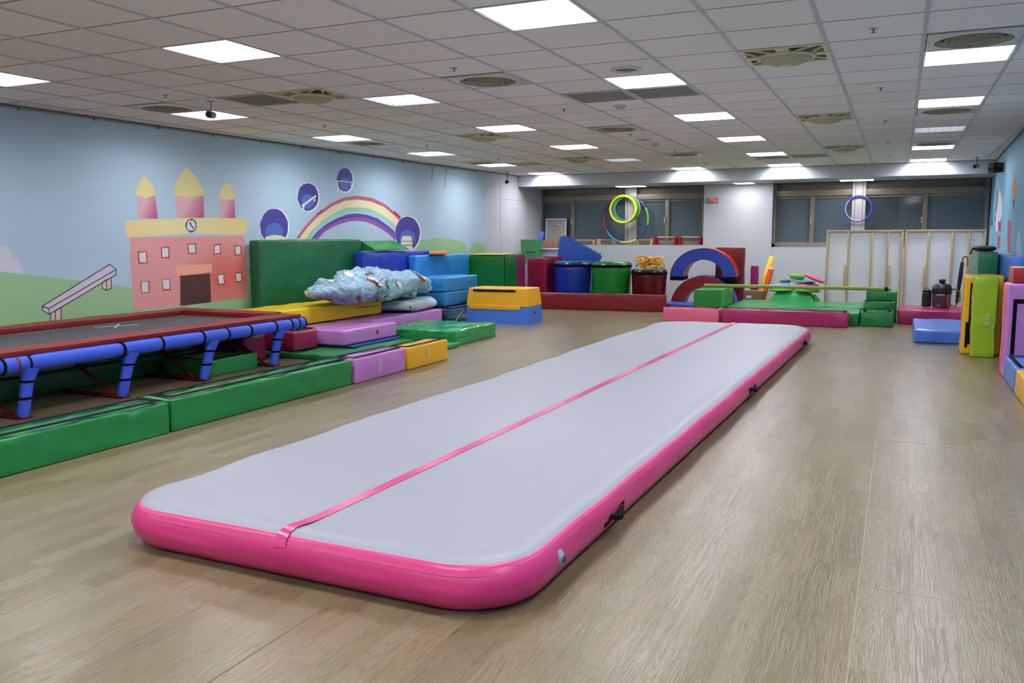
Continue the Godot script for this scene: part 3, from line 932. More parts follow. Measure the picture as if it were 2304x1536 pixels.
func sprinkler(i: int, j: int, label: String) -> void:
	var t := thing("sprinkler", label, "sprinkler", cell_at(i, j), 0.0, "fire sprinklers on the ceiling tiles")
	t.scale = Vector3.ONE * 0.72
	part(t, "rosette", lathe([Vector2(0.0, -0.006), Vector2(0.03, -0.006), Vector2(0.045, 0.0)], 20), mtl("sprinkler_plate", Color8(176, 170, 162), 0.4, 0.3))
	part(t, "head", lathe([Vector2(0.0, -0.036), Vector2(0.018, -0.036), Vector2(0.018, -0.032), Vector2(0.006, -0.03), Vector2(0.006, -0.014), Vector2(0.012, -0.012), Vector2(0.012, -0.006)], 14), mtl("sprinkler_head", Color8(110, 100, 94), 0.4, 0.4))

func disc_speaker(i: int, j: int, label: String) -> void:
	var t := thing("ceiling_speaker", label, "speaker", cell_at(i, j), 0.0)
	part(t, "bezel", lathe([Vector2(0.085, -0.006), Vector2(0.1, -0.018), Vector2(0.122, -0.014), Vector2(0.127, 0.0)], 32), mtl("speaker_bezel", Color8(206, 202, 186), 0.4))
	part(t, "mesh", lathe([Vector2(0.0, -0.012), Vector2(0.06, -0.01), Vector2(0.086, -0.005)], 32), mtl("speaker_mesh", Color8(112, 108, 92), 0.7))

func smoke_detector(i: int, j: int, label: String) -> void:
	var t := thing("smoke_detector", label, "smoke detector", cell_at(i, j), 0.0)
	var wm := mtl("detector_white", Color8(200, 198, 194), 0.5)
	part(t, "base", lathe([Vector2(0.0, -0.02), Vector2(0.055, -0.02), Vector2(0.06, -0.012), Vector2(0.06, 0.0)], 24), wm)
	part(t, "chamber", lathe([Vector2(0.0, -0.05), Vector2(0.03, -0.048), Vector2(0.04, -0.036), Vector2(0.04, -0.02)], 24), wm)

func build_fittings() -> void:
	louver_long = plain_box(0.0018, 0.018, 0.575)
	louver_cross = plain_box(0.575, 0.018, 0.0018)
	louver_tube = rod(Vector3(0, 0, -0.28), Vector3(0, 0, 0.28), 0.013, 8)
	for i in [-12, -8, -4, 0]:
		for j in [-14, -10, -6, -2, 2, 6, 10, 14, 18]:
			var p := 1.0
			if (i == 0 and j == 10) or (i == -8 and j == 14):
				p = 0.03
			if i == -8 and j == 2:
				p = 0.07
			var ii: int = -7 if i == -8 and j == 18 else i
			ceiling_light(ii, j, p)
	var w := {1: "nearest the camera", 7: "in the middle", 13: "nearest the windows"}
	for j in [1, 7, 13]:
		ceiling_fan(-2, j, "beige square ceiling fan on the right half of the hall, " + w[j])
		ceiling_fan(-9, j, "beige square ceiling fan on the mural side, " + w[j])
		diffuser(-6, j, "round air diffuser over the middle of the hall, " + w[j])
		diffuser(0, j, "round air diffuser beside the right-hand lights, " + w[j])
		diffuser(-12, j, "round air diffuser next to the mural wall, " + w[j])
	grille(-5, 3, "grey return grille, left one of the joined pair")
	grille(-4, 3, "grey return grille right behind a lit louvre light, right one of the pair")
	grille(-10, 1, "grey return grille beside the nearest mural-side fan")
	grille(-11, 14, "grey return grille beside the far mural-side light")
	grille(-4, 15, "grey return grille near the beam, left one of two")
	grille(-3, 15, "grey return grille near the beam, right one of two")
	var sw := {0: "nearest the camera", 4: "second from the camera", 8: "third from the camera", 12: "fourth from the camera", 16: "nearest the beam"}
	for j in [0, 4, 8, 12, 16]:
		sprinkler(-1, j, "small sprinkler in the right-hand line, " + sw[j])
		sprinkler(-6, j, "small sprinkler in the middle line, " + sw[j])
		sprinkler(-11, j, "small sprinkler in the mural-side line, " + sw[j])
	disc_speaker(-4, 1, "round ceiling speaker in front of the paired return grilles")
	disc_speaker(-6, 9, "round ceiling speaker behind the middle air diffuser")
	smoke_detector(-5, 4, "small smoke detector behind the paired return grilles")
	smoke_detector(-6, 10, "small smoke detector further back behind the round speaker")
	soffit_light(-5.25, 0.62, "lowered soffit light above the coloured hoops")
	soffit_light(-2.9, 0.4, "small soffit light above the white pillar")
	soffit_light(-0.8, 0.62, "lowered soffit light above the blue hoop")

func soffit_light(x: float, w: float, label: String) -> void:
	var t := thing("soffit_light", label, "ceiling light", V(x, SOFFIT, 17.8), 0.0, "lights in the soffit by the windows")
	part(t, "body", bx(w, 0.022, 0.34), mtl("lamp_white", Color8(236, 238, 242), 0.4), Vector3(0, -0.02, 0))
	var em := mtl("soffit_glow", Color8(240, 244, 250), 0.4)
	em.emission_enabled = true
	em.emission = Color(0.97, 0.97, 1.0)
	em.emission_energy_multiplier = 6.0
	part(t, "diffuser", bx(w - 0.03, 0.008, 0.31), em, Vector3(0, -0.027, 0))
	var l := AreaLight3D.new()
	l.name = "glow"
	l.area_size = Vector2(w - 0.04, 0.3)
	l.light_color = Color(0.97, 0.965, 1.0)
	l.light_energy = LAMP * 0.35
	l.shadow_enabled = true
	l.set("area_range", 20.0)
	t.add_child(l)
	l.position = Vector3(0, -0.03, 0)
	l.rotation.x = -PI / 2

# ---------------------------------------------------------------- padded gym furniture
const GREEN := Color(0.095, 0.50, 0.25)
const DEEP_GREEN := Color(0.055, 0.37, 0.22)
const LILAC := Color(0.74, 0.49, 0.77)
const YELLOW := Color(0.90, 0.68, 0.06)
const LEMON := Color(0.90, 0.76, 0.05)
const WINE := Color(0.58, 0.13, 0.30)
const MAGENTA := Color(0.65, 0.15, 0.37)
const PINK := Color(0.88, 0.40, 0.52)
const RED := Color(0.50, 0.055, 0.075)
const BLUE := Color(0.20, 0.31, 0.74)
const SKY := Color(0.17, 0.54, 0.80)
const MID_BLUE := Color(0.20, 0.40, 0.74)
const LIME := Color(0.50, 0.68, 0.12)

func black_cloth() -> StandardMaterial3D:
	return mtl("hook_tape", Color8(16, 16, 19), 0.85, 0.0, 0.25)

# a padded block: x, y and depth ranges, colour
func pad(called: String, label: String, cat: String, x0: float, x1: float, y0: float, y1: float, d0: float, d1: float, c: Color, sd: int, opt := {}) -> Node3D:
	var t := thing(called, label, cat, V((x0 + x1) * 0.5, y0, (d0 + d1) * 0.5), opt.get("turn", 0.0), opt.get("group", ""))
	var s := Vector3(x1 - x0, y1 - y0, d1 - d0)
	part(t, "cover", soft_box(s, opt.get("r", 0.018), opt.get("w", 0.005), sd, opt.get("cell", 0.07), opt.get("sag", 0.0)), vinyl(c, opt.get("rough", 0.3)))
	if opt.has("tape"):
		# hook-and-loop border on top
		var b: float = opt.tape
		var i := 0.03
		var lift: float = opt.get("w", 0.005) * 0.9 + 0.001
		for k in [-1.0, 1.0]:
			part(t, "velcro_strip", bx(b, 0.004, s.z - 2 * i, 0.001), black_cloth(), Vector3(k * (s.x * 0.5 - i - b * 0.5), s.y + lift, 0))
			part(t, "velcro_strip", bx(s.x - 2 * i - 2 * b, 0.004, b, 0.001), black_cloth(), Vector3(0, s.y + lift, k * (s.z * 0.5 - i - b * 0.5)))
	if opt.has("seam"):
		# dark piping round the block at a given height
		var y: float = opt.seam
		var e := 0.002
		part(t, "seam", tube(PackedVector3Array([Vector3(-s.x * 0.5 - e, y, -s.z * 0.5 - e), Vector3(s.x * 0.5 + e, y, -s.z * 0.5 - e), Vector3(s.x * 0.5 + e, y, s.z * 0.5 + e), Vector3(-s.x * 0.5 - e, y, s.z * 0.5 + e)]), 0.003, 6, true), mtl("seam_" + c.to_html(), c.darkened(0.45), 0.5))
	if opt.has("mark"):
		# printed maker's characters as white strokes: [face, along, up, size]
		var a: Array = opt.mark
		var mk := mtl("white_print", Color8(214, 212, 206), 0.5)
		var bars := [[0.0, 0.9, 0.8, 0.1], [0.0, 0.62, 0.6, 0.1], [-0.28, 0.45, 0.1, 0.5], [0.28, 0.45, 0.1, 0.5], [0.0, 0.4, 0.1, 0.7], [0.0, 0.12, 0.9, 0.1], [0.0, -0.2, 0.8, 0.1], [-0.3, -0.5, 0.1, 0.6], [0.1, -0.5, 0.1, 0.6], [0.35, -0.45, 0.1, 0.4], [0.0, -0.75, 0.7, 0.1], [0.0, -0.48, 0.5, 0.1]]
		for q in bars:
			var z: float = a[3]
			if a[0] == "x":
				part(t, "printed_stroke", plain_box(0.001, q[3] * z, q[2] * z), mk, Vector3(s.x * 0.5 + 0.006, a[2] + q[1] * z, a[1] - q[0] * z))
			else:
				part(t, "printed_stroke", plain_box(q[2] * z, q[3] * z, 0.001), mk, Vector3(a[1] + q[0] * z, a[2] + q[1] * z, s.z * 0.5 + 0.006))
	return t

func build_airtrack() -> void:
	var t := thing("air_track", "long white inflatable tumbling track with pink sides and centre stripe", "air track", V(-2.13, 0, 7.33), -0.0225)
	var hw := 1.045
	var hl := 4.68
	# rounded rectangle inset by i
	var outline := func(i: float) -> PackedVector2Array:
		var o := PackedVector2Array()
		var r := 0.33 - i * 0.85
		var cx := hw - 0.33 - i * 0.15
		var cz := hl - 0.33 - i * 0.15
		var corner := [[cx, cz, 0.0], [-cx, cz, PI / 2], [-cx, -cz, PI], [cx, -cz, PI * 1.5]]
		for c in corner:
			for k in 13:
				var an: float = c[2] + PI / 2 * k / 12
				o.append(Vector2(c[0] + cos(an) * r, c[1] + sin(an) * r))
			# points along the straight to the next corner
			var n := 16 if int(c[2] / (PI / 2)) % 2 == 0 else 60
			var nx: Array = corner[(corner.find(c) + 1) % 4]
			var a := o[o.size() - 1]
			var b := Vector2(nx[0] + cos(nx[2]) * r, nx[1] + sin(nx[2]) * r)
			for k in range(1, n):
				o.append(a.lerp(b, float(k) / n))
		return o
	var loft := func(prof: Array, wav: float, close: bool) -> ArrayMesh:
		var st := SurfaceTool.new()
		st.begin(Mesh.PRIMITIVE_TRIANGLES)
		var rings := []
		nz.seed = 31
		for p in prof:
			var o: PackedVector2Array = outline.call(p.x)
			var ring := PackedVector3Array()
			for q in o:
				var wv: float = nz.get_noise_2d(q.x * 1.3 + 3.0, q.y * 1.3) * wav * p.z
				ring.append(Vector3(q.x * (1.0 + wv / hw), p.y + wv * 0.5, q.y * (1.0 + wv / hl)))
			rings.append(ring)
		for a in rings.size() - 1:
			var A: PackedVector3Array = rings[a]
			var B: PackedVector3Array = rings[a + 1]
			for k in A.size():
				var k2 := (k + 1) % A.size()
				for v in [A[k], B[k2], B[k], A[k], A[k2], B[k2]]:
					st.add_vertex(v)
		if close:
			# across the top: strips between the two long sides
			var L: PackedVector3Array = rings[rings.size() - 1]
			var nx := 14
			var nzs := 60
			var i0: float = prof[prof.size() - 1].x
			var y0: float = prof[prof.size() - 1].y
			var flat := PackedVector2Array()
			for q in L:
				flat.append(Vector2(q.x, q.z))
			var tri := Geometry2D.triangulate_polygon(flat)
			for m in range(0, tri.size(), 3):
				var a := L[tri[m]]
				var b := L[tri[m + 1]]
				var c := L[tri[m + 2]]
				if (b - a).cross(c - a).y > 0.0:
					var s := b
					b = c
					c = s
				for v in [a, b, c]:
					st.add_vertex(v)
		st.generate_normals()
		st.index()
		return st.commit()
	var pm := mtl("pink_pvc", Color(0.80, 0.20, 0.46), 0.36)
	pm.uv1_triplanar = true
	pm.uv1_scale = Vector3(3, 3, 3)
	pm.normal_enabled = true
	pm.normal_scale = 0.12
	pm.normal_texture = noise_tex("crease", 0.006, 512, 3, true, 14.0)
	var wm := mtl("white_pvc", Color8(152, 155, 164), 0.42)
	wm.uv1_triplanar = true
	wm.uv1_scale = Vector3(22, 22, 22)
	wm.heightmap_enabled = true
	wm.heightmap_texture = noise_tex("weave", 0.12, 256, 2)
	wm.heightmap_scale = 0.02
	var side := []
	for k in 15:
		var an := -1.35 + 2.25 * k / 14.0
		side.append(Vector3(0.105 - cos(an) * 0.105, 0.105 + sin(an) * 0.105, 1.0 if k > 8 else 0.2))
	part(t, "side_wall", loft.call(side, 0.018, false), pm)
	part(t, "overlap_band", loft.call([Vector3(0.014, 0.158, 0.8), Vector3(0.026, 0.178, 1.0), Vector3(0.042, 0.192, 1.0), Vector3(0.046, 0.190, 1.0)], 0.018, false), pm)
	part(t, "top_sheet", loft.call([Vector3(0.036, 0.186, 1.0), Vector3(0.058, 0.1995, 1.0), Vector3(0.085, 0.2065, 1.0), Vector3(0.12, 0.205, 0.6), Vector3(0.16, 0.201, 0.2), Vector3(0.2, 0.200, 0.0)], 0.018, true), wm)
	part(t, "base_sheet", loft.call([Vector3(0.13, 0.0, 0.0), Vector3(0.07, 0.003, 0.0), Vector3(0.075, 0.012, 0.0)], 0.0, false), mtl("black_pvc", Color8(20, 18, 22), 0.6))
	var sm := mtl("pink_stripe", Color(0.80, 0.22, 0.47), 0.25)
	# centre stripe that rises over the rounded ends
	var st := SurfaceTool.new()
	st.begin(Mesh.PRIMITIVE_TRIANGLES)
	var zs := [-4.676, -4.664, -4.646, -4.62, -4.59, -4.55, -4.5, -4.4, 4.4, 4.5, 4.55, 4.59, 4.62, 4.646, 4.664, 4.676]
	var ys := [0.152, 0.182, 0.200, 0.211, 0.2155, 0.2125, 0.206, 0.2025, 0.2025, 0.206, 0.2125, 0.2155, 0.211, 0.200, 0.182, 0.152]
	for k in zs.size() - 1:
		var q := [Vector3(-0.028, ys[k], zs[k]), Vector3(0.028, ys[k], zs[k]), Vector3(0.028, ys[k + 1], zs[k + 1]), Vector3(-0.028, ys[k + 1], zs[k + 1])]
		for v in [0, 1, 2, 0, 2, 3]:
			st.add_vertex(q[v])
	st.generate_normals()
	part(t, "centre_stripe", st.commit(), sm)
	for z in [3.55, -0.1, -3.6]:
		var hd := part(t, "carry_handle", tube(PackedVector3Array([Vector3(hw - 0.002, 0.11, z - 0.085), Vector3(hw + 0.012, 0.105, z - 0.06), Vector3(hw + 0.028, 0.09, z), Vector3(hw + 0.012, 0.105, z + 0.06), Vector3(hw - 0.002, 0.11, z + 0.085)]), 0.016, 8), black_cloth())
		part(hd, "handle_patch", bx(0.006, 0.05, 0.09, 0.002), black_cloth(), Vector3(hw - 0.002, 0.075, z - 0.1))
		part(hd, "handle_patch", bx(0.006, 0.05, 0.09, 0.002), black_cloth(), Vector3(hw - 0.002, 0.075, z + 0.1))
	var valve := part(t, "valve", lathe([Vector2(0.0, 0.018), Vector2(0.02, 0.018), Vector2(0.024, 0.01), Vector2(0.034, 0.008), Vector2(0.038, 0.0)], 24), mtl("valve_grey", Color8(150, 150, 160), 0.35), Vector3(hw - 0.006, 0.115, 4.22), Vector3(0, 0, -PI / 2))
	part(valve, "valve_cap", lathe([Vector2(0.0, 0.024), Vector2(0.013, 0.024), Vector2(0.015, 0.018)], 16), mtl("valve_dark", Color8(70, 72, 82), 0.4))

func build_trampoline() -> void:
	var t := thing("trampoline", "large rectangular trampoline with red pads and blue foam-wrapped frame", "trampoline", V(-7.03, 0, 5.3))
	# local x from -0.92 (wall) to 0.9, local z = -(d - 5.3)
	var red := vinyl(Color(0.48, 0.07, 0.085), 0.42)
	var bed := mtl("woven_bed", Color8(66, 66, 68), 0.85)
	var xw := -0.85
	var xn := 0.88
	var zf := 2.6
	var zb := -2.5
	part(t, "jump_bed", bx(xn - xw - 0.5, 0.012, zf - zb - 0.5), bed, Vector3((xw + xn) * 0.5, 0.475, (zf + zb) * 0.5))
	var pw := 0.28
	part(t, "pad", soft_box(Vector3(pw, 0.042, zf - zb), 0.007, 0.003, 3, 0.12), red, Vector3(xn - pw * 0.5 + 0.02, 0.495, (zf + zb) * 0.5))
	part(t, "pad", soft_box(Vector3(pw, 0.06, 2.7), 0.007, 0.004, 5, 0.12), red, Vector3(xw + pw * 0.5 - 0.02, 0.495, zb + 1.36))
	part(t, "pad", soft_box(Vector3(pw, 0.06, 2.3), 0.007, 0.004, 6, 0.12), red, Vector3(xw + pw * 0.5 - 0.02, 0.488, zf - 1.1))
	part(t, "pad", soft_box(Vector3(xn - xw - 2 * pw + 0.04, 0.06, pw), 0.007, 0.003, 7, 0.12), red, Vector3((xn + xw) * 0.5, 0.493, zb + pw * 0.5))
	part(t, "pad", soft_box(Vector3(xn - xw - 2 * pw + 0.04, 0.06, pw), 0.007, 0.003, 8, 0.12), red, Vector3((xn + xw) * 0.5, 0.493, zf - pw * 0.5))
	var wm := mtl("white_tape", Color8(216, 216, 214), 0.6)
	part(t, "cross_tape", bx(0.012, 0.004, 0.42, 0.001), wm, Vector3(-0.32, 0.488, -1.05), Vector3(0, 0.75, 0))
	part(t, "cross_tape", bx(0.012, 0.004, 0.42, 0.001), wm, Vector3(-0.32, 0.4885, -1.05), Vector3(0, -0.55, 0))
	var blue := mtl("blue_foam", Color(0.22, 0.36, 0.85), 0.6)
	blue.uv1_triplanar = true
	blue.uv1_scale = Vector3(6, 6, 6)
	blue.heightmap_enabled = true
	blue.heightmap_texture = noise_tex("weave", 0.12, 256, 2)
	blue.heightmap_scale = 0.05
	var strap := black_cloth()
	# foam sleeves along the near rail, strapped at their ends
	var cuts := [2.7, 3.6, 4.23, 4.345, 4.44, 5.33, 5.76, 6.27, 6.605, 6.935, 7.33, 7.59, 7.72, 7.83]
	for k in cuts.size() - 1:
		var a: float = -(cuts[k] - 5.3)
		var b: float = -(cuts[k + 1] - 5.3)
		var r := 0.064
		var pts := PackedVector3Array()
		var rr := PackedFloat32Array()
		for q in [[0.0, 0.72], [0.02, 0.9], [0.06, 0.99], [0.5, 1.0], [0.94, 0.99], [0.98, 0.9], [1.0, 0.72]]:
			pts.append(Vector3(xn + 0.01, 0.432, lerpf(a, b, q[0])))
			rr.append(r * q[1])
		part(t, "foam_sleeve", tube(pts, r, 18, false, rr), blue)
		part(t, "strap", tube(ring_pts(Vector3.ZERO, 0.057, 22), 0.0125, 6, true), strap if k != 2 else vinyl(RED), Vector3(xn + 0.01, 0.432, b))
	var steel := mtl("red_steel", Color(0.36, 0.04, 0.05), 0.45, 0.2)
	part(t, "rail", rod(Vector3(xn + 0.01, 0.432, zf), Vector3(xn + 0.01, 0.432, zb - 0.02), 0.03), steel)
	part(t, "rail", rod(Vector3(xw + 0.05, 0.432, zf), Vector3(xw + 0.05, 0.432, zb), 0.03), steel)
	part(t, "rail", rod(Vector3(xw + 0.05, 0.432, zb + 0.03), Vector3(xn, 0.432, zb + 0.03), 0.03), steel)
	part(t, "rail", rod(Vector3(xw + 0.05, 0.432, zf - 0.03), Vector3(xn, 0.432, zf - 0.03), 0.03), steel)
	for l in [[3.45, 3.4], [4.46, 4.40], [5.43, 5.34], [6.42, 6.31], [7.43, 7.34]]:
		var za: float = -(l[0] - 5.3)
		var ze: float = -(l[1] - 5.3)
		var top := Vector3(xn + 0.01, 0.40, za)
		var foot := Vector3(xn - 0.02, 0.015, ze)
		var pts := PackedVector3Array()
		var rr := PackedFloat32Array()
		for q in [[0.0, 0.075], [0.14, 0.062], [0.3, 0.048], [0.6, 0.046], [0.9, 0.047], [1.0, 0.04]]:
			pts.append(top.lerp(foot, q[0]))
			rr.append(q[1])
		var lg := part(t, "leg", tube(pts, 0.05, 16, false, rr), blue)
		for f in [0.28, 0.62]:
			part(lg, "strap", tube(ring_pts(Vector3.ZERO, 0.046, 20, 0.0, TAU, false), 0.011, 6, true), strap, top.lerp(foot, f))
		part(lg, "foot", bx(0.1, 0.016, 0.1), steel, Vector3(foot.x, 0, foot.z))
		part(t, "brace", rod(Vector3(xn - 0.1, 0.03, ze + 0.04), Vector3(xn - 0.75, 0.42, ze + 0.04), 0.016, 8), steel)
		part(t, "base_bar", rod(Vector3(xn - 0.02, 0.02, ze + 0.04), Vector3(xn - 0.72, 0.02, ze + 0.04), 0.018, 8), steel)
		part(t, "rear_leg", rod(Vector3(xw + 0.05, 0.42, ze), Vector3(xw + 0.06, 0.0, ze), 0.03, 10), steel)

func build_left_mats() -> void:
	var fb := "edge blocks on the floor in front of the trampoline"
	pad("foam_block", "long green padded block nearest the camera, leaving the picture at left", "foam block", -5.03, -4.735, 0, 0.23, 2.25, 4.49, GREEN, 1, {"tape": 0.046, "group": fb, "w": 0.011, "turn": -0.012, "cell": 0.05})
	pad("foam_block", "long green padded block between the nearest green block and the lilac one", "foam block", -5.01, -4.715, 0, 0.238, 4.515, 6.735, GREEN, 2, {"tape": 0.046, "group": fb, "w": 0.010, "turn": -0.012, "cell": 0.05})
	pad("foam_block", "lilac padded block with white characters between green and yellow blocks", "foam block", -4.975, -4.68, 0, 0.24, 6.755, 7.665, LILAC, 3, {"tape": 0.036, "group": fb, "mark": ["x", 0.05, 0.12, 0.07]})
	pad("foam_block", "yellow padded block with white characters at the end of the floor row", "foam block", -4.955, -4.66, 0, 0.236, 7.685, 8.56, YELLOW, 4, {"tape": 0.036, "group": fb, "mark": ["x", 0.03, 0.12, 0.06]})
	pad("floor_mat", "thin green mat under the lilac mat beside the floor blocks", "gym mat", -7.0, -5.06, 0, 0.07, 7.9, 9.62, GREEN, 5, {"w": 0.008, "r": 0.03})
	pad("floor_mat", "small green mat pushed under the trampoline", "gym mat", -6.85, -6.25, 0, 0.17, 6.45, 7.2, GREEN, 6, {"tape": 0.05})
	pad("foam_block", "dark wine mat stored under the back corner of the trampoline", "foam block", -7.5, -6.62, 0, 0.3, 7.4, 7.78, WINE, 61, {"r": 0.03})
	pad("floor_mat", "dark green mat stored deep under the trampoline by the wall", "gym mat", -7.75, -6.95, 0, 0.2, 4.75, 7.1, DEEP_GREEN, 62, {"r": 0.03})
	pad("folding_mat", "green folded mat on the floor in front of the yellow and blue vault box", "gym mat", -6.39, -5.14, 0, 0.19, 9.66, 10.87, Color(0.11, 0.56, 0.27), 7, {"w": 0.012, "seam": 0.1, "rough": 0.15, "cell": 0.05})
	pad("floor_mat", "thin blue mat edge showing under the lilac mat", "gym mat", -6.7, -5.94, 0.072, 0.095, 8.5, 9.6, Color(0.2, 0.28, 0.62), 8, {"w": 0.0, "r": 0.006})
	var lt := pad("crash_mat", "thick lilac mat with a red dot on its side", "gym mat", -7.2, -6.0, 0.099, 0.284, 8.43, 9.62, LILAC, 9, {"r": 0.03, "w": 0.005})
	part(lt, "red_dot", lathe([Vector2(0.0, 0.002), Vector2(0.032, 0.002), Vector2(0.033, 0.0)], 24), mtl("red_dot", Color8(180, 44, 48), 0.5), Vector3(0.604, 0.1, -0.12), Vector3(0, 0, -PI / 2))
	pad("foam_block", "wine red block beside the trampoline corner", "foam block", -6.8, -6.34, 0.078, 0.31, 7.92, 8.38, WINE, 10, {"tape": 0.04, "r": 0.03})
	pad("crash_mat", "long lilac mat under the quilts and the yellow mat", "gym mat", -7.37, -6.42, 0.0, 0.286, 9.68, 11.62, LILAC, 11, {"r": 0.02})
	var ly := pad("crash_mat", "large yellow mat lying behind the trampoline", "gym mat", -7.55, -6.82, 0.297, 0.5, 7.98, 10.52, LEMON, 12, {"r": 0.02, "w": 0.008})
	part(ly, "zip", bx(0.004, 0.008, 0.62, 0.001), mtl("zip", Color8(70, 62, 22), 0.6), Vector3(0.37, 0.115, -0.93), Vector3(-0.02, 0, 0))
	var cm := pad("crash_mat", "tall dark green crash mat standing against the mural", "gym mat", -7.825, -7.635, 0, 1.36, 8.95, 11.2, DEEP_GREEN, 13, {"r": 0.03, "w": 0.006, "turn": -0.0383, "rough": 0.4})
	pad("foam_block", "tall royal blue block standing behind the quilts", "foam block", -7.58, -7.4, 0, 1.165, 10.95, 12.95, Color(0.13, 0.24, 0.66), 14, {"r": 0.025, "w": 0.007})
	pad("foam_block", "tall light blue block standing beside the royal blue one", "foam block", -7.38, -7.22, 0, 1.09, 12.2, 14.1, SKY, 15, {"r": 0.025, "w": 0.008})
	# wedge on top of the blue block
	var wd := thing("foam_wedge", "green foam wedge lying on top of the royal blue block", "foam wedge", V(-7.49, 1.185, 11.75))
	part(wd, "cover", extrude(PackedVector2Array([Vector2(0.1, 0.0), Vector2(0.1, 0.015), Vector2(-0.17, 0.15), Vector2(-0.2, 0.14), Vector2(-0.2, 0.0)]), 1.0), vinyl(Color(0.10, 0.50, 0.22), 0.25))
	var ob := thing("wooden_board", "orange wooden board lying on the tall light blue block", "board", V(-7.25, 1.098, 13.0), 0.5)
	part(ob, "plank", bx(0.3, 0.045, 0.75, 0.006), mtl("orange_wood", Color8(206, 118, 60), 0.35))
	# light blue mats stacked on a small trampoline
	build_mini_trampoline()
	pad("crash_mat", "light blue mat, lower one of the pair on the small trampoline", "gym mat", -7.18, -6.56, 0.29, 0.515, 11.97, 13.12, SKY, 16, {"r": 0.022, "w": 0.006})
	pad("crash_mat", "light blue mat, upper one of the pair on the small trampoline", "gym mat", -7.18, -6.555, 0.52, 0.75, 11.97, 13.13, SKY, 17, {"r": 0.025, "w": 0.006})
	# quilts
	var q := thing("quilt", "rumpled blue printed quilt heaped on the yellow mat", "quilt", V(-6.83, 0.512, 10.4), 0.1, "printed quilts on the mats")
	var qm := mtl("quilt_print", Color.WHITE, 0.9)
	qm.albedo_texture = quilt_picture(4, Color8(116, 156, 172), Color8(168, 192, 206))
	qm.uv1_scale = Vector3(2.0, 1.0, 1.0)
	part(q, "cloth", blob(0.42, 0.18, 1.48, 0.78, 0.105, 2.7, 21, 0.55, 140, 56), qm)
	var q2 := thing("quilt", "pale printed quilt folded under the heaped one", "quilt", V(-6.83, 0.296, 11.22), 0.05, "printed quilts on the mats")
	var qm2 := mtl("quilt_print_pale", Color.WHITE, 0.9)
	qm2.albedo_texture = quilt_picture(11, Color8(170, 188, 200), Color8(204, 212, 216))
	part(q2, "cloth", blob(0.34, 0.088, 0.62, 0.62, 0.035, 3.2, 8, 0.25, 80, 30), qm2)
	build_vault_box()
	var gy := pad("foam_block", "tall green block with a pale yellow top beside the light blue block", "foam block", -7.3, -6.56, 0, 1.05, 14.22, 14.82, Color(0.09, 0.46, 0.16), 18, {"w": 0.005})
	part(gy, "top_panel", soft_box(Vector3(0.73, 0.025, 0.59), 0.008, 0.0, 0, 10.0), vinyl(Color(0.80, 0.78, 0.34)), Vector3(0, 1.055, 0))
	part(gy, "edge_binding", bx(0.012, 1.03, 0.012), black_cloth(), Vector3(0.37, 0.01, 0.29))
	pad("upright_mat", "wine red upright mat next to the green and yellow block", "gym mat", -7.2, -6.6, 0, 1.06, 14.88, 15.14, WINE, 19)
	pad("upright_mat", "wine red upright mat, second from the green and yellow block", "gym mat", -7.25, -6.66, 0, 1.05, 15.17, 15.43, WINE, 20)
	pad("upright_mat", "wine red padded block beside the blue barrel", "gym mat", -6.84, -6.42, 0, 0.965, 15.92, 16.3, Color(0.50, 0.10, 0.22), 22, {"r": 0.03})
	pad("upright_mat", "dark red block behind the wine red one", "gym mat", -6.72, -6.42, 0, 0.985, 16.5, 16.85, RED, 23)

func build_mini_trampoline() -> void:
	var t := thing("mini_trampoline", "small navy trampoline with grey legs under the light blue mats", "trampoline", V(-6.8, 0, 12.55))
	part(t, "bed", bx(0.62, 0.02, 1.2), mtl("navy_bed", Color8(26, 26, 40), 0.7), Vector3(0, 0.262, 0))
	part(t, "pad", bx(0.1, 0.035, 1.32, 0.012), vinyl(Color(0.09, 0.12, 0.34)), Vector3(0.33, 0.245, 0))
	part(t, "pad", bx(0.1, 0.035, 1.32, 0.012), vinyl(Color(0.09, 0.12, 0.34)), Vector3(-0.33, 0.245, 0))
	var gm := mtl("grey_steel", Color8(150, 150, 150), 0.35, 0.7)
	part(t, "frame_rail", rod(Vector3(0.37, 0.235, -0.66), Vector3(0.37, 0.235, 0.66), 0.018), gm)
	part(t, "frame_rail", rod(Vector3(-0.37, 0.235, -0.66), Vector3(-0.37, 0.235, 0.66), 0.018), gm)
	for s in [-1.0, 1.0]:
		part(t, "frame_rail", rod(Vector3(-0.37, 0.235, s * 0.65), Vector3(0.37, 0.235, s * 0.65), 0.018), gm)
		part(t, "leg", rod(Vector3(0.37, 0.23, s * 0.2), Vector3(0.35, 0.0, s * 0.52), 0.016), gm)
		part(t, "leg", rod(Vector3(-0.37, 0.23, s * 0.2), Vector3(-0.35, 0.0, s * 0.52), 0.016), gm)
	part(t, "cord", tube(PackedVector3Array([Vector3(0.38, 0.24, -0.6), Vector3(0.39, 0.15, -0.64), Vector3(0.38, 0.05, -0.6), Vector3(0.39, 0.005, -0.58)]), 0.005, 6), mtl("cord", Color8(216, 216, 210), 0.6))

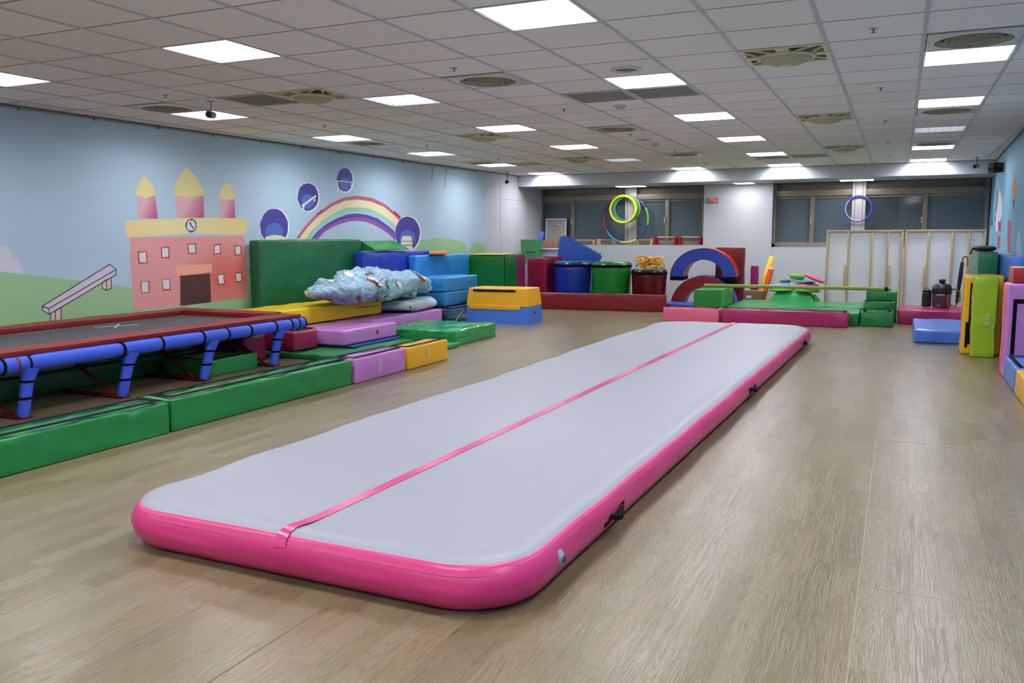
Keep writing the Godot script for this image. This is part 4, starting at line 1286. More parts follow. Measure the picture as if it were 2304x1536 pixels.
func frustum(x0: float, z0: float, x1: float, z1: float, h: float, bev := 0.01) -> ArrayMesh:
	# tapered block: half sizes at the foot and at the top
	var st := SurfaceTool.new()
	st.begin(Mesh.PRIMITIVE_TRIANGLES)
	st.set_smooth_group(-1)
	var lv := [[x0, z0, 0.0], [lerpf(x0, x1, 0.97), lerpf(z0, z1, 0.97), h - bev], [x1 - bev, z1 - bev, h]]
	for k in 2:
		var a: Array = lv[k]
		var b: Array = lv[k + 1]
		var A := [Vector3(-a[0], a[2], -a[1]), Vector3(a[0], a[2], -a[1]), Vector3(a[0], a[2], a[1]), Vector3(-a[0], a[2], a[1])]
		var B := [Vector3(-b[0], b[2], -b[1]), Vector3(b[0], b[2], -b[1]), Vector3(b[0], b[2], b[1]), Vector3(-b[0], b[2], b[1])]
		for e in 4:
			var e2: int = (e + 1) % 4
			for v in [A[e], A[e2], B[e2], A[e], B[e2], B[e]]:
				st.add_vertex(v)
		if k == 1:
			for v in [B[0], B[1], B[2], B[0], B[2], B[3]]:
				st.add_vertex(v)
		else:
			for v in [A[0], A[2], A[1], A[0], A[3], A[2]]:
				st.add_vertex(v)
	st.generate_normals()
	return st.commit()

func build_vault_box() -> void:
	var t := thing("vault_box", "foam vault box with yellow upper tier and blue lower tier", "vault box", V(-5.86, 0, 12.7), 0.03)
	var low := part(t, "lower_tier", frustum(0.55, 0.335, 0.535, 0.3, 0.285), vinyl(Color(0.24, 0.43, 0.78), 0.4))
	var up := part(t, "upper_tier", frustum(0.54, 0.302, 0.51, 0.27, 0.285), vinyl(Color(0.86, 0.64, 0.06), 0.4), Vector3(0, 0.287, 0))
	part(up, "velcro_strip", bx(0.74, 0.035, 0.004, 0.001), black_cloth(), Vector3(-0.06, 0.225, 0.281), Vector3(-0.11, 0, 0))
	part(up, "joining_flap", bx(0.9, 0.07, 0.006, 0.002), vinyl(Color(0.86, 0.64, 0.06), 0.4), Vector3(-0.05, -0.055, 0.312), Vector3(-0.1, 0, 0))
	part(low, "hand_slot", bx(0.006, 0.03, 0.11, 0.002), mtl("slot", Color8(40, 60, 110), 0.7), Vector3(0.543, 0.16, 0), Vector3(0, 0, 0.05))

func build_barrel(x: float, r: float, h: float, c: Color, lid: Color, label: String) -> void:
	var t := thing("foam_barrel", label, "foam barrel", V(x, 0, 16.36), 0.0, "padded barrels against the back wall")
	part(t, "body", lathe([Vector2(0.0, 0.0), Vector2(r * 0.88, 0.0), Vector2(r * 0.9, 0.03), Vector2(r * 0.945, h * 0.4), Vector2(r * 0.985, h * 0.8), Vector2(r * 0.99, h - 0.02), Vector2(r * 0.94, h - 0.005), Vector2(0.0, h - 0.005)], 56), vinyl(c, 0.25))
	part(t, "lid", lathe([Vector2(0.0, h + 0.012), Vector2(r * 0.9, h + 0.01), Vector2(r * 0.95, h), Vector2(r * 0.95, h - 0.004)], 56), vinyl(lid, 0.3))
	part(t, "band", lathe([Vector2(r * 0.998, h - 0.10), Vector2(r * 1.014, h - 0.098), Vector2(r * 1.014, h - 0.045), Vector2(r * 0.99, h - 0.043)], 56), black_cloth())

func build_arch(label: String, at: Vector3, ro: float, ri: float, depth: float, face: Color, rim: Color, inner: Color, feet: float, squash := 1.0) -> void:
	var t := thing("foam_arch", label, "foam arch", at, 0.06, "foam arches stacked by the back wall")
	var n := 26
	var seg := PackedVector2Array()
	for i in n + 1:
		seg.append(Vector2(cos(PI * i / n), sin(PI * i / n) * squash) * ro)
	for i in n + 1:
		seg.append(Vector2(cos(PI * (n - i) / n), sin(PI * (n - i) / n) * squash) * ri)
	part(t, "body", extrude(seg, depth), vinyl(face, 0.3), Vector3(0, feet, 0))
	for s in [[ro, ro + 0.012, rim], [ri - 0.01, ri, inner]]:
		var sk := PackedVector2Array()
		for i in n + 1:
			sk.append(Vector2(cos(PI * i / n), sin(PI * i / n) * squash) * s[1])
		for i in n + 1:
			sk.append(Vector2(cos(PI * (n - i) / n), sin(PI * (n - i) / n) * squash) * s[0])
		part(t, "outer_cover" if s[0] == ro else "inner_cover", extrude(sk, depth - 0.01), vinyl(s[2], 0.3), Vector3(0, feet, 0))
	for k in 9:
		var an := PI * (k + 1) / 10.0
		var p := Vector3(cos(an), sin(an) * squash, 0) * (ro + ri) * 0.5
		part(t, "cover_seam", bx(0.004, (ro - ri) * 0.86, 0.003, 0.001), mtl("arch_seam_" + face.to_html(), face.darkened(0.3), 0.5), Vector3(p.x, p.y + feet, depth * 0.5 + 0.001) - Vector3(cos(an), sin(an) * squash, 0) * (ro - ri) * 0.43, Vector3(0, 0, an - PI / 2))
	if feet > 0.01:
		for s in [-1.0, 1.0]:
			part(t, "velcro_foot", bx(ro - ri + 0.02, feet, depth, 0.006), black_cloth(), Vector3(s * (ro + ri) * 0.5, 0, 0))

func build_back_row() -> void:
	pad("foam_beam", "long low dark red foam wall on the floor before the barrels", "foam block", -6.49, -3.9, 0, 0.31, 15.42, 15.64, Color(0.50, 0.07, 0.10), 24, {"turn": 0.089, "r": 0.02, "w": 0.004, "rough": 0.4})
	build_barrel(-6.01, 0.395, 0.885, Color(0.10, 0.21, 0.62), Color(0.10, 0.42, 0.40), "padded royal blue barrel with a black band")
	build_barrel(-5.195, 0.395, 0.88, Color(0.10, 0.51, 0.18), Color(0.12, 0.50, 0.20), "padded green barrel with a black band")
	build_barrel(-4.43, 0.345, 0.75, Color(0.36, 0.04, 0.07), Color(0.12, 0.46, 0.28), "padded dark red barrel with a black band")
	build_climbing_toy()
	build_arch("red foam arch with blue lining, lower one of the two", V(-3.44, 0, 16.85), 0.62, 0.4, 0.5, Color(0.56, 0.04, 0.06), BLUE, BLUE, 0.0)
	build_arch("blue foam arch with red outer cover, upper one of the two", V(-3.47, 0.53, 16.96), 0.62, 0.385, 0.6, Color(0.16, 0.29, 0.73), Color(0.64, 0.10, 0.12), Color(0.64, 0.10, 0.12), 0.08, 0.87)
	pad("upright_mat", "dark red mat standing against the white pillar", "gym mat", -3.34, -2.78, 0, 1.165, 17.32, 17.5, Color(0.43, 0.04, 0.07), 25, {"r": 0.015, "rough": 0.45})
	pad("floor_mat", "low blue mat in front of the red arch", "gym mat", -4.0, -3.17, 0, 0.14, 15.85, 16.35, BLUE, 26, {"w": 0.008})
	# balance beam bridge
	pad("foam_block", "large green block holding the left end of the balance beam", "foam block", -3.13, -2.67, 0, 0.5, 14.42, 15.55, Color(0.12, 0.54, 0.18), 27, {"seam": 0.49})
	pad("floor_mat", "wide green mat under the beam, nearer the camera", "gym mat", -2.64, -0.52, 0, 0.2, 14.24, 15.24, Color(0.12, 0.56, 0.28), 28, {"w": 0.006, "seam": 0.1})
	pad("floor_mat", "wide green mat under the beam, nearer the back wall", "gym mat", -2.64, -0.5, 0, 0.205, 15.27, 16.5, Color(0.12, 0.56, 0.28), 29, {"w": 0.006})
	var bb := thing("balance_beam", "lime green low balance beam resting on green blocks", "balance beam", V(-1.6, 0.503, 15.15), 0.0)
	part(bb, "beam_cover", soft_box(Vector3(3.02, 0.055, 0.1), 0.014, 0.0, 0, 0.5), vinyl(Color(0.50, 0.58, 0.22), 0.45))
	part(bb, "end_tape", bx(0.05, 0.058, 0.104), black_cloth(), Vector3(1.44, -0.001, 0))
	var fr := "blocks in the row behind the air track"
	pad("foam_block", "short bright pink block at the far end of the air track", "foam block", -3.515, -2.6, 0, 0.228, 13.88, 14.2, PINK, 30, {"tape": 0.04, "group": fr, "w": 0.006})
	pad("foam_block", "long magenta block beside the bright pink one", "foam block", -2.555, -0.66, 0, 0.23, 13.88, 14.2, MAGENTA, 31, {"tape": 0.04, "group": fr, "w": 0.009})
	pad("foam_block", "lowest green step block with a light diagonal crease", "foam block", -0.5, -0.03, 0, 0.232, 14.2, 14.72, GREEN, 32, {"tape": 0.05, "w": 0.011, "group": "green step blocks at the right end of the beam"})
	pad("foam_block", "middle green step block at the right end of the beam", "foam block", -0.49, -0.02, 0, 0.35, 14.76, 15.02, Color(0.09, 0.47, 0.20), 33, {"tape": 0.05, "w": 0.008, "group": "green step blocks at the right end of the beam"})
	pad("foam_block", "highest green step block carrying the right end of the beam", "foam block", -0.455, 0.01, 0, 0.497, 15.05, 15.5, Color(0.09, 0.47, 0.20), 34, {"w": 0.006, "group": "green step blocks at the right end of the beam"})
	pad("floor_mat", "magenta mat in front of the framed panels, under the drink jug", "gym mat", 0.03, 1.3, 0, 0.225, 14.8, 16.0, MAGENTA, 35, {"w": 0.009})
	pad("floor_mat", "bright blue mat on the floor left of the yellow standing mat", "gym mat", 0.23, 1.25, 0, 0.175, 12.3, 14.0, Color(0.27, 0.48, 0.86), 36, {"r": 0.03, "w": 0.005})

func build_climbing_toy() -> void:
	var t := thing("plastic_toy", "bundle of bright yellow plastic hoops on the dark red barrel", "toy", V(-4.42, 0.768, 16.4))
	var ym := mtl("yellow_plastic", Color8(236, 172, 22), 0.35)
	rng.seed = 12
	for k in 16:
		var c := Vector3(rng.randf_range(-0.17, 0.17), 0.07 + rng.randf_range(0.0, 0.12), rng.randf_range(-0.1, 0.1))
		var r := rng.randf_range(0.08, 0.14)
		var pts := PackedVector3Array()
		var tilt := Basis.from_euler(Vector3(rng.randf_range(-0.9, 0.9), rng.randf() * 6.0, rng.randf_range(-0.7, 0.7)))
		for i in 24:
			var a := TAU * i / 24
			var p := c + tilt * Vector3(cos(a) * r * 1.3, sin(a * 3.0) * 0.012, sin(a) * r)
			p.y = maxf(p.y, 0.014)
			pts.append(p)
		part(t, "hoop", tube(pts, 0.013, 8, true), ym)
	for k in 5:
		var a := k * 1.3
		part(t, "stay", rod(Vector3(cos(a) * 0.2, 0.014, sin(a) * 0.1), Vector3(cos(a + 1.0) * 0.22, 0.2, sin(a + 1.0) * 0.1), 0.012, 8), ym)

func build_back_stuff() -> void:
	# interlocking foam mat leaning behind the barrels
	var em := thing("foam_puzzle_mat", "blue interlocking foam mat with toothed edge leaning behind the barrels", "foam mat", V(0, 0, 17.15))
	var pl := PackedVector2Array([Vector2(-6.78, 0.0), Vector2(-6.60, 1.37), Vector2(-6.52, 1.41), Vector2(-6.45, 1.39)])
	var a := Vector2(-6.45, 1.39)
	var b := Vector2(-5.68, 1.0)
	var dir := (b - a).normalized()
	var nr := Vector2(-dir.y, dir.x)
	if nr.y < 0:
		nr = -nr
	var L := (b - a).length()
	for k in 12:
		var s := L * k / 12.0
		var w := L / 12.0
		pl.append(a + dir * (s + w * 0.3))
		pl.append(a + dir * (s + w * 0.22) + nr * 0.026)
		pl.append(a + dir * (s + w * 0.78) + nr * 0.026)
		pl.append(a + dir * (s + w * 0.7))
	pl.append_array(PackedVector2Array([Vector2(-5.66, 0.97), Vector2(-5.72, 0.86), Vector2(-5.78, 0.0)]))
	var sh := PackedVector2Array()
	for p in pl:
		sh.append(p - Vector2(-6.2, 0.0))
	em.position.x = -6.2
	part(em, "sheet", extrude(sh, 0.022), mtl("eva_blue", Color(0.14, 0.33, 0.68), 0.7))
	# tub with odds and ends by the left window
	var tub := thing("plastic_tub", "pale grey plastic tub standing in the back left corner", "tub", V(-7.0, 0.612, 17.75))
	part(tub, "body", frustum(0.24, 0.15, 0.29, 0.19, 0.5), mtl("tub_grey", Color8(186, 192, 208), 0.4))
	part(tub, "rim", tube(PackedVector3Array([Vector3(-0.3, 0.5, -0.2), Vector3(0.3, 0.5, -0.2), Vector3(0.3, 0.5, 0.2), Vector3(-0.3, 0.5, 0.2)]), 0.018, 8, true), mtl("tub_rim", Color8(206, 210, 218), 0.4))
	pad("foam_block", "plain white foam block under the plastic tub", "foam block", -7.32, -6.68, 0, 0.6, 17.5, 18.0, Color(0.7, 0.7, 0.74), 41)
	var cb := thing("cardboard_box", "small brown cardboard box in the grey tub", "box", V(-7.08, 1.114, 17.8))
	part(cb, "body", bx(0.32, 0.2, 0.22), mtl("cardboard", Color8(150, 112, 84), 0.85))
	var wp := thing("wooden_post", "short brown wooden post standing in the grey tub", "post", V(-6.88, 1.116, 17.65), 0.0)
	part(wp, "shaft", bx(0.075, 0.27, 0.06), mtl("post_wood", Color8(158, 116, 90), 0.7), Vector3.ZERO, Vector3(0, 0, -0.06))
	var gt := thing("soft_toy", "lime green soft toy beside the wooden post", "toy", V(-6.78, 1.116, 17.68))
	part(gt, "body", blob(0.035, 0.09, 0.035, 1.0, 0.012, 14.0, 5, 0.0, 20, 14), mtl("toy_lime", Color8(140, 196, 46), 0.7))
	var np := thing("foam_pole", "blue foam pole leaning in the back left corner", "foam pole", V(-7.16, 0.0, 17.3))
	part(np, "shaft", tube(PackedVector3Array([Vector3(-0.28, 0.02, 0.0), Vector3(0.06, 1.49, -0.1), Vector3(0.063, 1.5, -0.101)]), 0.045, 18, false, PackedFloat32Array([0.045, 0.045, 0.035])), mtl("pole_blue", Color(0.16, 0.30, 0.72), 0.6))
	var fan := thing("box_fan_panel", "white framed panel with a round white cord leaning at the window", "panel", V(-7.17, 1.205, 18.36), 0.0)
	part(fan, "board", bx(0.46, 0.56, 0.03), mtl("panel_grey", Color8(176, 172, 168), 0.5), Vector3.ZERO, Vector3(-0.06, 0, 0))
	for s in [[0.0, 0.555, 0.5, 0.04], [0.235, 0.0, 0.04, 0.58], [-0.235, 0.0, 0.04, 0.58]]:
		part(fan, "frame_bar", bx(s[2], s[3], 0.04), mtl("panel_white", Color8(208, 206, 204), 0.4), Vector3(s[0], s[1], -0.035 * s[1] + 0.008), Vector3(-0.06, 0, 0))
	part(fan, "round_cord", tube(ring_pts(Vector3(-0.02, 0.26, 0.03), 0.2, 30, -0.9, 1.7), 0.014, 8), mtl("cord", Color8(216, 216, 210), 0.6))
	# green plastic chairs
	var ch := thing("plastic_chair", "green plastic chair stacked in the back left corner", "chair", V(-7.22, 0.0, 16.95), 0.2)
	var gm := mtl("green_plastic", Color(0.13, 0.47, 0.24), 0.45)
	var back := extrude(PackedVector2Array([Vector2(-0.2, 0.0), Vector2(0.2, 0.0), Vector2(0.235, 0.42), Vector2(0.22, 0.45), Vector2(-0.22, 0.45), Vector2(-0.235, 0.42)]), 0.02)
	var bk := part(ch, "backrest", back, gm, Vector3(0, 0.88, -0.12), Vector3(-0.12, 0, 0))
	part(bk, "hand_slot", bx(0.2, 0.03, 0.024), mtl("slot_dark", Color8(20, 60, 36), 0.8), Vector3(0, 0.16, 0))
	part(ch, "seat", soft_box(Vector3(0.44, 0.03, 0.42), 0.014, 0.0, 0, 1.0), gm, Vector3(0, 0.84, 0.08))
	part(ch, "armrest", bx(0.04, 0.03, 0.4), gm, Vector3(-0.24, 1.0, 0.05))
	for s in [[-0.18, -0.1], [0.18, -0.1], [-0.18, 0.26], [0.18, 0.26]]:
		part(ch, "leg", rod(Vector3(s[0], 0.84, s[1]), Vector3(s[0] * 1.15, 0.0, s[1] * 1.1), 0.018), gm)
	# pillar items
	var mp := pad("foam_pillar", "square magenta foam post beside the yellow roll", "foam post", -2.66, -2.51, 0, 0.805, 17.38, 17.52, Color(0.56, 0.10, 0.38), 42, {"r": 0.01})
	var yr := thing("foam_roll", "yellow foam roll leaning on the white wall", "foam roll", V(-2.46, 0.0, 17.45))
	part(yr, "shaft", tube(PackedVector3Array([Vector3(-0.07, 0.03, 0.0), Vector3(0.17, 0.965, -0.18), Vector3(0.174, 0.98, -0.183)]), 0.065, 20, false, PackedFloat32Array([0.06, 0.06, 0.045])), mtl("roll_yellow", Color8(224, 176, 30), 0.35))
	var orr := thing("foam_roll", "orange roll with a white inside leaning before the yellow roll", "foam roll", V(-2.42, 0.0, 17.25))
	part(orr, "shaft", tube(PackedVector3Array([Vector3(0.0, 0.03, 0.0), Vector3(0.155, 0.74, -0.12)]), 0.055, 20), mtl("roll_orange", Color8(222, 92, 22), 0.35))
	part(orr, "paper_core", tube(PackedVector3Array([Vector3(0.145, 0.70, -0.113), Vector3(0.162, 0.775, -0.126)]), 0.047, 16), mtl("paper", Color8(216, 216, 232), 0.8))
	var bo := thing("cardboard_box", "brown cardboard box with a white label under the beam", "box", V(-2.5, 0, 17.0))
	part(bo, "body", bx(0.36, 0.345, 0.26), mtl("cardboard_dark", Color8(132, 98, 66), 0.85))
	part(bo, "paper_label", bx(0.1, 0.05, 0.002, 0.0005), mtl("paper", Color8(216, 216, 232), 0.8), Vector3(-0.1, 0.2, 0.131))
	part(bo, "flap_line", bx(0.36, 0.004, 0.002, 0.0005), mtl("flap", Color8(96, 70, 48), 0.9), Vector3(0, 0.27, 0.131))
	# bag and floor cushions
	var bg := thing("green_bag", "light green fabric bag piled with round cushions", "bag", V(-1.8, 0, 17.0))
	part(bg, "sack", frustum(0.5, 0.3, 0.34, 0.2, 0.33, 0.05), mtl("bag_green", Color(0.20, 0.70, 0.38), 0.6))
	part(bg, "side_fold", extrude(PackedVector2Array([Vector2(0.0, 0.0), Vector2(0.1, 0.03), Vector2(0.03, 0.2), Vector2(-0.06, 0.29)]), 0.26), mtl("bag_green", Color(0.20, 0.70, 0.38), 0.6), Vector3(0.44, 0.01, 0.0))
	var cols := {"pink": Color8(222, 92, 140), "green": Color8(110, 168, 52), "blue": Color8(92, 150, 196), "teal": Color8(66, 108, 122)}
	var cus := [["green", "flat green round cushion at the left of the pile", -2.0, 0.342, 16.95, 0.23, 0.032, 0.03], ["blue", "flat blue round cushion at the left of the pile", -2.06, 0.412, 17.0, 0.21, 0.033, 0.05], ["green", "flat green cushion under the pink one", -1.53, 0.342, 16.92, 0.23, 0.032, -0.02], ["pink", "pink round cushion low on the right of the pile", -1.54, 0.412, 16.95, 0.23, 0.042, -0.03], ["blue", "pale blue cushion in the middle of the pile", -1.62, 0.512, 17.0, 0.22, 0.022, -0.06], ["teal", "dark teal cushion left of the pale blue one", -1.96, 0.5, 17.1, 0.1, 0.03, 0.0], ["green", "small green cushion near the top of the pile", -1.74, 0.575, 17.02, 0.14, 0.05, -0.08], ["pink", "pink cushion tilted against the top of the pile", -1.42, 0.585, 16.74, 0.2, 0.03, -0.42]]
	for k in cus.size():
		var c: Array = cus[k]
		var t := thing("round_cushion", c[1], "cushion", V(c[2], c[3], c[4]), 0.0, "round cushions piled on the green bag")
		t.rotation.z = c[7]
		part(t, "cover", lathe([Vector2(0.0, 0.0), Vector2(c[5] * 0.8, 0.002), Vector2(c[5] * 0.97, c[6] * 0.6), Vector2(c[5], c[6]), Vector2(c[5] * 0.97, c[6] * 1.5), Vector2(c[5] * 0.8, c[6] * 1.95), Vector2(0.0, c[6] * 2.0)], 32), mtl("cushion_" + c[0], cols[c[0]], 0.75))

func framed_panel(label: String, x0: float, x1: float, studs: Array, lath: Array) -> void:
	var t := thing("framed_panel", label, "panel", V((x0 + x1) * 0.5, 0, 17.02), 0.0, "white boards on wooden frames by the back wall")
	var wm := mtl("pine", Color8(206, 182, 142), 0.6)
	wm.uv1_triplanar = true
	wm.uv1_scale = Vector3(9, 0.8, 9)
	wm.albedo_texture = noise_tex("grain", 0.012, 1024, 5)
	var w := x1 - x0
	part(t, "board", bx(w, 1.49, 0.012), mtl("board_white", Color8(236, 238, 246), 0.5), Vector3(0, 0, -0.03))
	part(t, "top_rail", bx(w, 0.035, 0.05), wm, Vector3(0, 1.458, 0))
	part(t, "bottom_rail", bx(w, 0.035, 0.05), wm, Vector3.ZERO)
	for s in studs:
		part(t, "stud", bx(0.036, 1.42, 0.05), wm, Vector3(s - (x0 + x1) * 0.5, 0.036, 0))
	for l in lath:
		part(t, "splice", bx(0.04, 0.45, 0.03), wm, Vector3(l - (x0 + x1) * 0.5, 0.4, 0.01))

func build_right_side() -> void:
	framed_panel("framed white panel on the left, behind the balance beam", -1.245, 0.065, [-1.225, -0.857, -0.459, -0.19, 0.045], [-0.897, -0.15])
	framed_panel("framed white panel on the right, behind the drink jug", 0.085, 1.37, [0.105, 0.468, 0.85, 1.11, 1.35], [0.43])
	# drink jug, pouch, umbrella
	var jg := thing("drink_jug", "black insulated drink jug with tap standing on the magenta mat", "drink jug", V(0.665, 0.232, 15.55))
	var bk := mtl("black_plastic", Color8(24, 24, 28), 0.4)
	part(jg, "body", lathe([Vector2(0.0, 0.0), Vector2(0.125, 0.0), Vector2(0.135, 0.02), Vector2(0.14, 0.24)], 36), mtl("jug_print", Color8(74, 60, 66), 0.35))
	part(jg, "shoulder", lathe([Vector2(0.142, 0.22), Vector2(0.148, 0.235), Vector2(0.148, 0.31), Vector2(0.13, 0.36), Vector2(0.07, 0.385), Vector2(0.0, 0.39)], 36), bk)
	part(jg, "cap", lathe([Vector2(0.045, 0.385), Vector2(0.042, 0.405), Vector2(0.05, 0.41), Vector2(0.05, 0.445), Vector2(0.04, 0.455), Vector2(0.0, 0.456)], 24), bk)
	part(jg, "handle", tube(PackedVector3Array([Vector3(0.14, 0.3, 0), Vector3(0.2, 0.29, 0.0), Vector3(0.26, 0.26, 0), Vector3(0.27, 0.12, 0), Vector3(0.2, 0.02, 0), Vector3(0.13, 0.04, 0)]), 0.014, 8), mtl("handle_tan", Color8(134, 104, 62), 0.5))
	for k in 3:
		part(jg, "printed_band", bx([0.12, 0.05, 0.06][k], [0.014, 0.2, 0.012][k], 0.003, 0.001), mtl("jug_band_%d" % k, [Color8(200, 190, 196), Color8(176, 70, 44), Color8(190, 180, 110)][k], 0.5), Vector3([-0.02, 0.09, -0.03][k], [0.2, 0.02, 0.03][k], [0.138, 0.1085, 0.132][k]), Vector3(0, [0.0, 0.7, 0.0][k], 0))
	var pu := thing("drink_pouch", "small black pouch standing left of the drink jug", "pouch", V(0.45, 0.232, 15.6))
	part(pu, "body", lathe([Vector2(0.0, 0.0), Vector2(0.06, 0.0), Vector2(0.072, 0.02), Vector2(0.072, 0.22), Vector2(0.062, 0.235), Vector2(0.0, 0.235)], 28), mtl("pouch_black", Color8(20, 20, 24), 0.7))
	part(pu, "collar", lathe([Vector2(0.062, 0.235), Vector2(0.066, 0.245), Vector2(0.066, 0.27), Vector2(0.0, 0.272)], 28), bk)
	part(pu, "strap", tube(ring_pts(Vector3(0, 0.27, 0), 0.035, 14, 0.0, PI), 0.006, 6), bk)
	var um := thing("umbrella", "closed black umbrella with curved wooden handle leaning by the panels", "umbrella", V(0.9, 0.232, 15.7))
	part(um, "canopy", tube(PackedVector3Array([Vector3(-0.01, 0.02, 0.0), Vector3(0.0, 0.12, 0.0), Vector3(0.03, 0.5, -0.02), Vector3(0.045, 0.72, -0.03), Vector3(0.046, 0.73, -0.03)]), 0.03, 12, false, PackedFloat32Array([0.01, 0.022, 0.034, 0.026, 0.01])), mtl("umbrella_black", Color8(24, 22, 26), 0.75))
	part(um, "handle", tube(PackedVector3Array([Vector3(0.046, 0.72, -0.03), Vector3(0.05, 0.78, -0.03), Vector3(0.06, 0.81, -0.03), Vector3(0.085, 0.822, -0.03), Vector3(0.11, 0.81, -0.03), Vector3(0.12, 0.77, -0.03), Vector3(0.12, 0.66, -0.03)]), 0.013, 10), mtl("cane_wood", Color8(146, 106, 54), 0.4))
	# standing mats near the right wall
	var ys := pad("upright_mat", "yellow standing mat behind the lime green one", "gym mat", 0.72, 1.13, 0, 0.93, 11.34, 11.68, YELLOW, 43, {"r": 0.025})
	part(ys, "velcro_strip", bx(0.035, 0.72, 0.003, 0.001), black_cloth(), Vector3(-0.125, 0.12, 0.178))
	part(ys, "velcro_strip", bx(0.03, 0.3, 0.003, 0.001), black_cloth(), Vector3(-0.155, 0.08, 0.178))
	pad("upright_mat", "lime green standing mat with white printed characters", "gym mat", 0.80, 1.045, 0, 0.925, 11.08, 11.31, Color(0.58, 0.70, 0.13), 44, {"r": 0.018, "w": 0.006, "mark": ["z", 0.03, 0.43, 0.065]})
	var lm := pad("upright_mat", "lilac standing mat with a black velcro frame at the right edge", "gym mat", 0.985, 1.21, 0, 0.93, 9.57, 9.72, LILAC, 45, {"r": 0.025})
	part(lm, "velcro_strip", bx(0.165, 0.045, 0.003, 0.001), black_cloth(), Vector3(0.022, 0.735, 0.079))
	part(lm, "velcro_strip", bx(0.035, 0.5, 0.003, 0.001), black_cloth(), Vector3(-0.043, 0.235, 0.079))
	pad("upright_mat", "pink standing mat behind the lilac one", "gym mat", 0.98, 1.21, 0, 0.93, 9.74, 9.92, Color(0.86, 0.40, 0.55), 46, {"r": 0.025})
	var rb := pad("foam_block", "red box with an orange top lying on the lilac and pink mats", "foam block", 1.03, 1.225, 0.935, 1.075, 9.64, 10.02, Color(0.66, 0.12, 0.18), 47, {"r": 0.008, "w": 0.0})
	part(rb, "top_panel", bx(0.185, 0.008, 0.36), mtl("orange_top", Color8(214, 160, 70), 0.5), Vector3(0.0, 0.14, 0))
	pad("foam_block", "small blue block on the floor at the right edge", "foam block", 0.99, 1.22, 0, 0.225, 8.69, 9.54, Color(0.30, 0.50, 0.80), 48, {"tape": 0.035})
	pad("foam_block", "small yellow block on the floor at the right edge", "foam block", 0.99, 1.19, 0, 0.22, 7.72, 8.67, YELLOW, 49)
	pad("upright_mat", "tall green block standing behind the yellow mat", "gym mat", 0.90, 1.12, 0, 1.19, 12.1, 13.6, Color(0.14, 0.50, 0.32), 50, {"r": 0.012, "seam": 0.9})
	pad("upright_mat", "tall blue block standing against the blue wall", "gym mat", 1.15, 1.27, 0, 1.155, 11.02, 12.9, Color(0.26, 0.46, 0.84), 51, {"r": 0.015})
	var bgk := thing("black_bag", "flat black bag lying on the tall green block", "bag", V(0.99, 1.197, 12.5))
	part(bgk, "body", blob(0.13, 0.03, 0.28, 0.6, 0.008, 6.0, 3, 0.0, 36, 14), mtl("bag_black", Color8(22, 22, 26), 0.7))
	part(bgk, "strap", tube(PackedVector3Array([Vector3(-0.1, 0.04, 0.1), Vector3(-0.15, 0.02, 0.2), Vector3(-0.17, -0.03, 0.3)]), 0.012, 8), mtl("bag_black", Color8(22, 22, 26), 0.7))
	# wall speaker
	var sp := thing("wall_speaker", "black loudspeaker mounted high on the blue wall", "speaker", V(1.335, 2.36, 15.6), 0.5)
	sp.scale = Vector3.ONE * 0.68
	part(sp, "cabinet", extrude(PackedVector2Array([Vector2(-0.13, 0.0), Vector2(0.1, 0.02), Vector2(0.11, 0.24), Vector2(-0.12, 0.24), Vector2(-0.15, 0.12)]), 0.2), mtl("speaker_black", Color8(26, 24, 26), 0.5))
	part(sp, "brown_panel", bx(0.16, 0.09, 0.004), mtl("speaker_brown", Color8(96, 48, 34), 0.5), Vector3(0.0, 0.13, 0.101))
	part(sp, "knob", rod(Vector3(-0.14, 0.09, 0.02), Vector3(-0.2, 0.09, 0.02), 0.018), mtl("speaker_black", Color8(26, 24, 26), 0.5))
	part(sp, "wall_arm", bx(0.12, 0.03, 0.03), mtl("speaker_black", Color8(26, 24, 26), 0.5), Vector3(0.09, 0.12, -0.1), Vector3(0, -0.5, 0))

func cctv(at: Vector3, turn: float, drop: float, label: String, body: Color) -> void:
	var t := thing("security_camera", label, "security camera", at, turn)
	var m := mtl("cctv_" + body.to_html(), body, 0.4)
	part(t, "mount_plate", lathe([Vector2(0.0, -0.008), Vector2(0.035, -0.008), Vector2(0.035, 0.0)], 20), m)
	part(t, "arm", tube(PackedVector3Array([Vector3(0, 0, 0), Vector3(0.005, -drop * 0.5, 0.01), Vector3(0, -drop, 0)]), 0.009, 8), m)
	var hd := part(t, "housing", tube(PackedVector3Array([Vector3(0, -drop - 0.02, -0.09), Vector3(0, -drop - 0.035, 0.085), Vector3(0, -drop - 0.036, 0.09)]), 0.038, 20, false, PackedFloat32Array([0.034, 0.038, 0.034])), m)
	part(hd, "lens", tube(PackedVector3Array([Vector3(0, -drop - 0.036, 0.088), Vector3(0, -drop - 0.037, 0.096)]), 0.027, 18), mtl("lens_black", Color8(14, 14, 18), 0.15))

